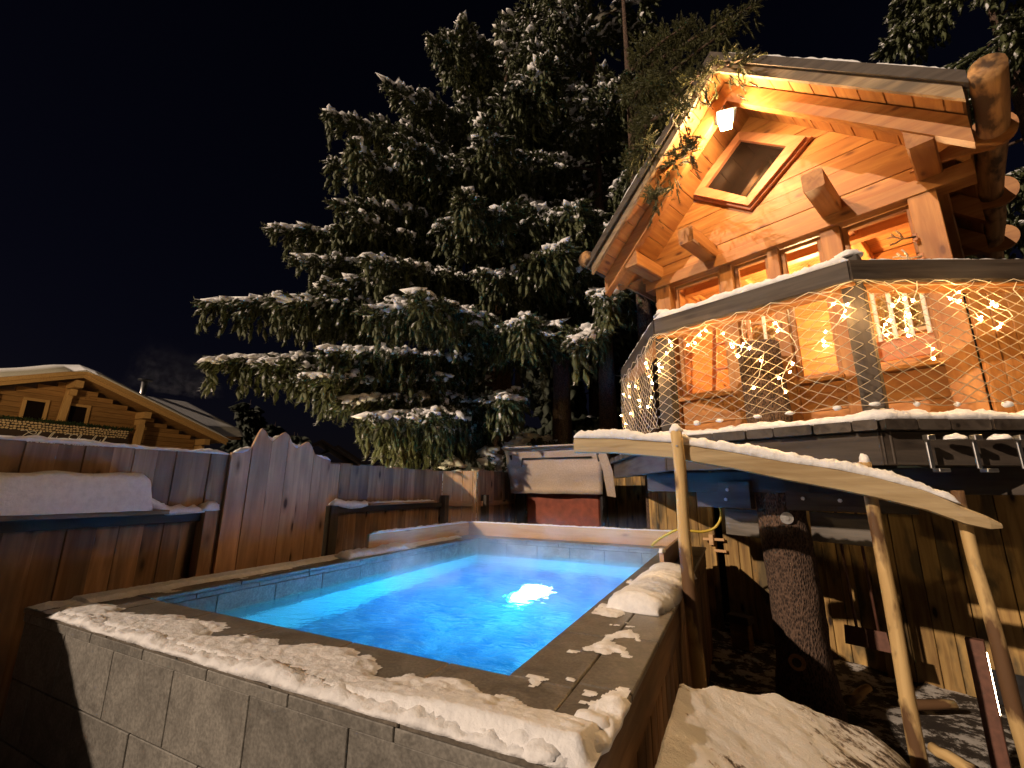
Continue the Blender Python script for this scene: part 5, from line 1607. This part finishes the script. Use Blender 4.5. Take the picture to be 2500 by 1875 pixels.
def bough(p0, p1, spread, r, out, droop=0.30, dens=1.0, snow=1.0, hang=1.0, tlen=0.20):
    """one limb with side branchlets; appends twigs, snow pads and wood paths"""
    p0 = np.array(p0, float); p1 = np.array(p1, float)
    L = np.linalg.norm(p1 - p0)
    fw = p1 - p0; fh = fw.copy(); fh[2] = 0; fh /= max(1e-6, np.linalg.norm(fh)); sd = np.array([-fh[1], fh[0], 0])
    mid = (p0 + p1) / 2 + np.array([0, 0, 0.06 * L - droop * 0.25 * L * 0.3])
    curve = lambda t: p0 * (1 - t) ** 2 + 2 * mid * t * (1 - t) + p1 * t ** 2
    out['wood'].append(([curve(t) for t in np.linspace(0, 1, 6)], [0.045 * L / 4 * (1 - t) + 0.006 for t in np.linspace(0, 1, 6)]))
    n = max(5, int(L * 8 * dens))
    for i in range(n):
        t = 0.16 + 0.84 * (i + r.random()) / n
        c = curve(t)
        env = min(1.0, (1 - t) * 2.2 + 0.10) * (0.55 + 0.45 * min(1, t * 2))
        for s in (-1, 1):
            bl_ = spread * env * r.uniform(0.55, 1.1)
            ang = R(r.uniform(35, 65))
            bd = fh * math.cos(ang) + sd * s * math.sin(ang)
            m = max(2, int(bl_ / 0.085 * (0.6 + 0.4 * dens)))
            for j in range(m):
                q = (j + r.random() * 0.8) / m
                pos = c + bd * bl_ * q + np.array([0, 0, -droop * bl_ * q ** 1.6 + 0.03 * r.normal()])
                k = 1 + (r.random() < 0.7) + (r.random() < 0.35 * hang)
                for _ in range(k):
                    dn = r.uniform(0.25, 1.25) * hang
                    d = bd * 0.7 + fh * 0.35 + np.array([0, 0, -dn]) + r.normal(size=3) * 0.28
                    out['tw'].append((pos + r.normal(size=3) * 0.02, d, tlen * r.uniform(0.65, 1.25)))
                if r.random() < 0.5 * hang:      # curtain twigs hanging below
                    pp = pos.copy()
                    for _ in range(int(r.integers(1, 4))):
                        pp = pp + np.array([0, 0, -tlen * 0.7]) + r.normal(size=3) * 0.02
                        out['tw'].append((pp.copy(), np.array([0, 0, -1.0]) + r.normal(size=3) * 0.2 + bd * 0.25, tlen * r.uniform(0.8, 1.3)))
                if r.random() < 0.62 * snow:
                    dd_ = bd + np.array([0, 0, -droop * 1.2 * q])
                    out['sn'].append((pos + np.array([0, 0, 0.03]), dd_, r.uniform(0.08, 0.19) * (1.3 - 0.5 * q), r.uniform(0.035, 0.085)))
        if r.random() < 0.8 * snow:
            out['sn'].append((c + np.array([0, 0, 0.045]), fw / L, r.uniform(0.14, 0.28), r.uniform(0.06, 0.115)))
    # tip fan
    for j in range(7):
        d = fh + sd * r.uniform(-0.7, 0.7) + np.array([0, 0, r.uniform(-0.5, 0.25)])
        out['tw'].append((p1 - fh * 0.1 * r.random(), d, tlen * r.uniform(0.7, 1.1)))

def build_tree(name, label, base, height, rad, boughs, seed, protos=PROTO, group=None, needle='needle', lean=(0, 0), trunk_r=0.2, width=1.6, snow_sub=1, top=True, **kw):
    r = np.random.default_rng(seed)
    out = {'tw': [], 'sn': [], 'wood': []}
    for b in boughs:
        kk = dict(kw); sp = b[2]
        if len(b) > 3: kk.update(b[3])
        bough(b[0], b[1], sp, r, out, **kk)
    t = thing(name, label, 'tree', base, group=group)
    B = np.array(base)
    V, F = [], []
    seg = 24; n = 12
    for i in range(seg + 1):
        q = i / seg; rr_ = trunk_r * (1 - q) + 0.015
        for k in range(n):
            a = 2 * math.pi * k / n
            w = rr_ * (1 + 0.10 * mnoise.noise((math.cos(a) * 2 + seed, math.sin(a) * 2, q * height * 2)))
            V.append((lean[0] * q + math.cos(a) * w, lean[1] * q + math.sin(a) * w, -0.1 + (height + 0.1) * q))
    for i in range(seg):
        for k in range(n):
            a = i * n + k; b_ = i * n + (k + 1) % n; F.append((a, b_, b_ + n, a + n))
    link('trunk', mesh_py('trunk', V, F, True), M['bark'], t)
    V, F = [], []
    for pts_, rr_ in out['wood']:
        v, f = tube_data([p - B for p in pts_], rr_, 5, False); o = len(V); V += v; F += [tuple(i + o for i in qf) for qf in f]
    link('limbs', mesh_py('limbs', V, F, True), M['bark'], t)
    P = np.array([q[0] for q in out['tw']]) - B; D = np.array([q[1] for q in out['tw']]); Ln = np.array([q[2] for q in out['tw']])
    Vn, Fn = place(protos, P, D, Ln, Ln * 0.9 * width, r)
    link('crown', mesh_np('crown', Vn, Fn), M[needle], t)
    if out['sn']:
        P = np.array([q[0] for q in out['sn']]) - B; D = np.array([q[1] for q in out['sn']]); Ln = np.array([q[2] for q in out['sn']]); Wd = np.array([q[3] for q in out['sn']])
        pv, pf = (SNV, SNF) if snow_sub == 1 else (SNV2, SNF2)
        D = D / np.linalg.norm(D, axis=1, keepdims=True)
        up = np.array([0, 0, 1.0]); y_ = np.cross(np.broadcast_to(up, D.shape), D); y_ /= np.maximum(1e-6, np.linalg.norm(y_, axis=1, keepdims=True)); z_ = np.cross(D, y_)
        jit = 1 + 0.22 * r.normal(size=(len(P), len(pv), 1))
        A = (pv[None, :, 0:1] * D[:, None] * Ln[:, None, None] + pv[None, :, 1:2] * y_[:, None] * Wd[:, None, None] + pv[None, :, 2:3] * z_[:, None] * (Wd * 0.72)[:, None, None]) * jit + P[:, None]
        m = len(pv)
        Fs = (pf[None] + (np.arange(len(P)) * m)[:, None, None]).reshape(-1, 3)
        so = link('snow', mesh_np('snow', A.reshape(-1, 3), Fs, True), M['snow'], t)
        so['kind'] = 'stuff'
    return len(out['tw']), len(out['sn'])

cnt = []
# the big snow-laden spruce behind the fence: limbs reach out left over the lane
T1 = (-4.35, 8.3, 0.0)
tips = [(-7.53, 3.76, 4.51, 1.0), (-7.24, 3.83, 3.47, 1.0), (-6.74, 4.23, 5.93, 0.9), (-5.96, 4.48, 8.17, 0.8), (-5.93, 4.63, 7.26, 0.8), (-5.89, 4.73, 6.5, 0.8),
        (-5.11, 5.04, 8.98, 0.7), (-4.48, 5.39, 10.13, 0.6), (-6.24, 4.18, 4.47, 0.9), (-5.25, 4.34, 3.54, 0.9), (-6.25, 4.41, 5.32, 0.9), (-4.52, 4.74, 7.3, 0.8),
        (-3.64, 4.41, 4.14, 0.8), (-5.16, 4.69, 2.83, 0.8), (-4.85, 5.2, 2.4, 0.6), (-4.55, 6.0, 2.4, 0.5), (-2.39, 5.31, 3.92, 0.7), (-1.94, 5.67, 5.15, 0.8),
        (-3.24, 4.83, 5.88, 0.8), (-2.99, 5.04, 7.29, 0.8), (-2.19, 5.64, 8.71, 0.8), (-3.9, 5.59, 10.44, 0.6), (-4.79, 4.62, 5.08, 0.9), (-1.63, 5.66, 5.76, 0.7),
        (-5.61, 4.61, 3.14, 0.8), (-4.59, 4.7, 2.55, 0.9), (-4.75, 5.4, 2.35, 0.6), (-4.3, 6.6, 2.6, 0.5), (-6.0, 4.47, 3.37, 0.7), (-3.03, 5.9, 2.91, 0.6)]
bs_ = []
for (x_, y_, z_, sp) in tips:
    L_ = math.hypot(x_ - T1[0], y_ - T1[1])
    z0 = z_ + 0.10 * L_ + 0.25
    bs_.append(((T1[0], T1[1], z0), (x_, y_, z_), sp))
rr = random.Random(17)
main = list(bs_)
for (p0_, p1_, sp) in main:      # forks off the main limbs, irregular in length and direction
    a_, b_ = Vector(p0_), Vector(p1_); d_ = b_ - a_; L_ = d_.length
    for q in range(2 if sp > 0.65 else 1):
        t = rr.uniform(0.3, 0.8); st_ = a_.lerp(b_, t) + Vector((0, 0, 0.04 * L_ * (1 - t)))
        dr = d_.normalized(); dr.rotate(Matrix.Rotation(R(rr.choice((-1, 1)) * rr.uniform(20, 55)), 3, 'Z'))
        ln = L_ * rr.uniform(0.16, 0.34)
        bs_.append((tuple(st_), tuple(st_ + dr * ln + Vector((0, 0, rr.uniform(-0.30, 0.22)))), sp * rr.uniform(0.35, 0.6), dict(dens=0.8, hang=rr.uniform(0.6, 1.4))))
for i in range(18):      # fill-in limbs all round
    z_ = 2.2 + 9.5 * (i + rr.random()) / 18
    a = R(rr.uniform(150, 370)); L_ = (4.0 - 0.24 * z_) * rr.uniform(0.7, 1.0)
    bs_.append(((T1[0], T1[1], z_ + 0.4), (T1[0] + L_ * math.cos(a), T1[1] + L_ * math.sin(a), z_ - 0.10 * L_), 0.7, dict(dens=0.65)))
cnt.append(build_tree('spruce_tree', 'big snow laden spruce spreading boughs over the back fence', T1, 14.0, 4, bs_, 3, trunk_r=0.26, group='spruces behind the fence'))

# two spruces between it and the cabin, bare below
def crown_boughs(base, z0, z1, n, L0, L1, seed, a0=0, a1=360, sp=0.6, sag=0.12, **kk):
    q = random.Random(seed); res = []
    for i in range(n):
        t = (i + q.random()) / n; z_ = z0 + (z1 - z0) * t; a = R(q.uniform(a0, a1)); L_ = (L0 + (L1 - L0) * t) * q.uniform(0.75, 1.1)
        res.append(((base[0], base[1], z_ + sag * L_), (base[0] + L_ * math.cos(a), base[1] + L_ * math.sin(a), z_ - sag * L_), sp, kk))
    return res
T2 = (-3.0, 8.35, 0)
cnt.append(build_tree('spruce_tree', 'bare stemmed spruce beside the big spruce behind the swing seat', T2, 14, 3, crown_boughs(T2, 4.8, 14.0, 38, 2.7, 1.2, 5, 170, 370, 0.6, dens=0.65, snow=0.6), 5, trunk_r=0.23, group='spruces behind the fence'))
T3 = (-1.95, 7.9, 0)
b3 = crown_boughs(T3, 5.2, 13.6, 34, 2.5, 1.2, 6, 170, 370, 0.6, dens=0.65, snow=0.6)
b3 += [((T3[0], T3[1], 5.2), (-1.2, 5.15, 3.95), 0.35, dict(dens=0.8)), ((T3[0], T3[1], 4.6), (-1.62, 5.05, 3.35), 0.34, dict(dens=0.8, hang=0.5)), ((T3[0], T3[1], 6.4), (-1.0, 5.45, 5.1), 0.4, {})]
cnt.append(build_tree('spruce_tree', 'slim stemmed spruce next to the cabin left eave', T3, 13.5, 3, b3, 6, trunk_r=0.19, group='spruces behind the fence'))
# spruce whose lamp-lit boughs hang in front of the gable
T4 = (-1.0, 6.6, 0)
b4 = []
for (p, q, sp) in (((-1.0, 6.6, 7.2), (0.10, 3.50, 5.15), 0.26), ((-1.0, 6.6, 7.4), (-0.07, 3.48, 4.85), 0.34), ((-1.0, 6.6, 7.8), (0.42, 3.50, 5.12), 0.28), ((-1.0, 6.6, 8.0), (0.40, 3.73, 5.75), 0.36),
                   ((-1.0, 6.6, 6.6), (-0.44, 3.80, 4.85), 0.34), ((-1.0, 6.6, 6.0), (-0.05, 3.42, 4.40), 0.20), ((-1.0, 6.6, 5.9), (-0.38, 3.75, 4.25), 0.24), ((-1.0, 6.6, 8.6), (0.62, 4.1, 6.3), 0.4), ((-1.0, 6.6, 8.2), (-0.3, 3.9, 5.6), 0.4), ((-1.0, 6.6, 8.8), (0.0, 4.1, 6.4), 0.4)):
    b4.append((p, q, sp, dict(dens=1.1, snow=0.0, hang=0.6, tlen=0.12, droop=0.25)))
cnt.append(build_tree('spruce_tree', 'spruce with lamp-lit boughs hanging before the gable peak', T4, 12, 3, b4, 8, protos=PROTO_FINE, trunk_r=0.15, width=1.0, needle='needle_bare'))
# spruce at the far right behind the cabin
T5 = (4.6, 8.6, 0)
cnt.append(build_tree('spruce_tree', 'dim spruce right of the cabin roof', T5, 12, 3, crown_boughs(T5, 2.5, 11.0, 24, 2.4, 1.3, 9, 130, 330, 0.55, dens=0.9, snow=0.05), 9, trunk_r=0.2))
# dark spruces far behind the chalet
for i_, (x_, y_, h_) in enumerate(((-40, 25.5, 9.5), (-41, 29.0, 8.0), (-36, 27.5, 6.5), (-44, 34, 7.5))):
    cnt.append(build_tree('spruce_tree', ('tallest dark far spruce standing right beside the chalet rear roof', 'dark far spruce between the tallest one and the far houses', 'shortest dark far spruce in front of the tallest one', 'dark far spruce beside the far house with one window')[i_], (x_, y_, 0), h_, 2, crown_boughs((x_, y_), 1.0, h_ - 0.5, 26, 2.4, 0.3, 40 + i_, 0, 360, 0.9, dens=0.12, snow=0.15, tlen=0.8), 40 + i_, protos=PROTO_FAR, needle='needle_far', group='far spruces behind the chalet'))
# dark spruces closing the view between the stems
for i_, (x_, y_, h_) in enumerate(((-6.2, 13.0, 11.0), (-3.4, 12.2, 13.0), (-0.6, 12.6, 14.0))):
    cnt.append(build_tree('spruce_tree', ('dark spruce filling the gap left of the bare stems', 'dark spruce directly behind the two bare stems', 'tall dark spruce behind the cabin roof')[i_], (x_, y_, 0), h_, 2, crown_boughs((x_, y_), 0.8, h_ - 0.5, 44, 2.3, 0.6, 80 + i_, 150, 390, 0.8, dens=0.28, snow=0.10, tlen=0.40), 80 + i_, protos=PROTO_FAR, needle='needle_far', group='dark spruces behind the stems'))
# small snowy saplings just behind the back fence
for i_, (x_, y_, h_) in enumerate(((-4.35, 6.35, 2.15), (-3.95, 6.9, 2.35), (-3.9, 8.0, 2.6), (-2.75, 8.6, 2.1), (-3.35, 7.85, 2.2))):
    cnt.append(build_tree('spruce_sapling', ('snowy spruce sapling behind the lit corner panel of the fence', 'snowy spruce sapling behind the fence run left of the swing', 'tallest snowy sapling beside the big spruce stem', 'snowy sapling in front of the bare stemmed spruce', 'short snowy sapling directly behind the swing seat corner')[i_], (x_, y_, 0), h_, 1, crown_boughs((x_, y_), 0.9, h_ - 0.05, 14, 0.55, 0.10, 60 + i_, 0, 360, 0.22, sag=-0.1, dens=0.8, snow=0.8, tlen=0.12), 60 + i_, trunk_r=0.035, group='saplings behind the back fence'))
print('twigs/snow', cnt)
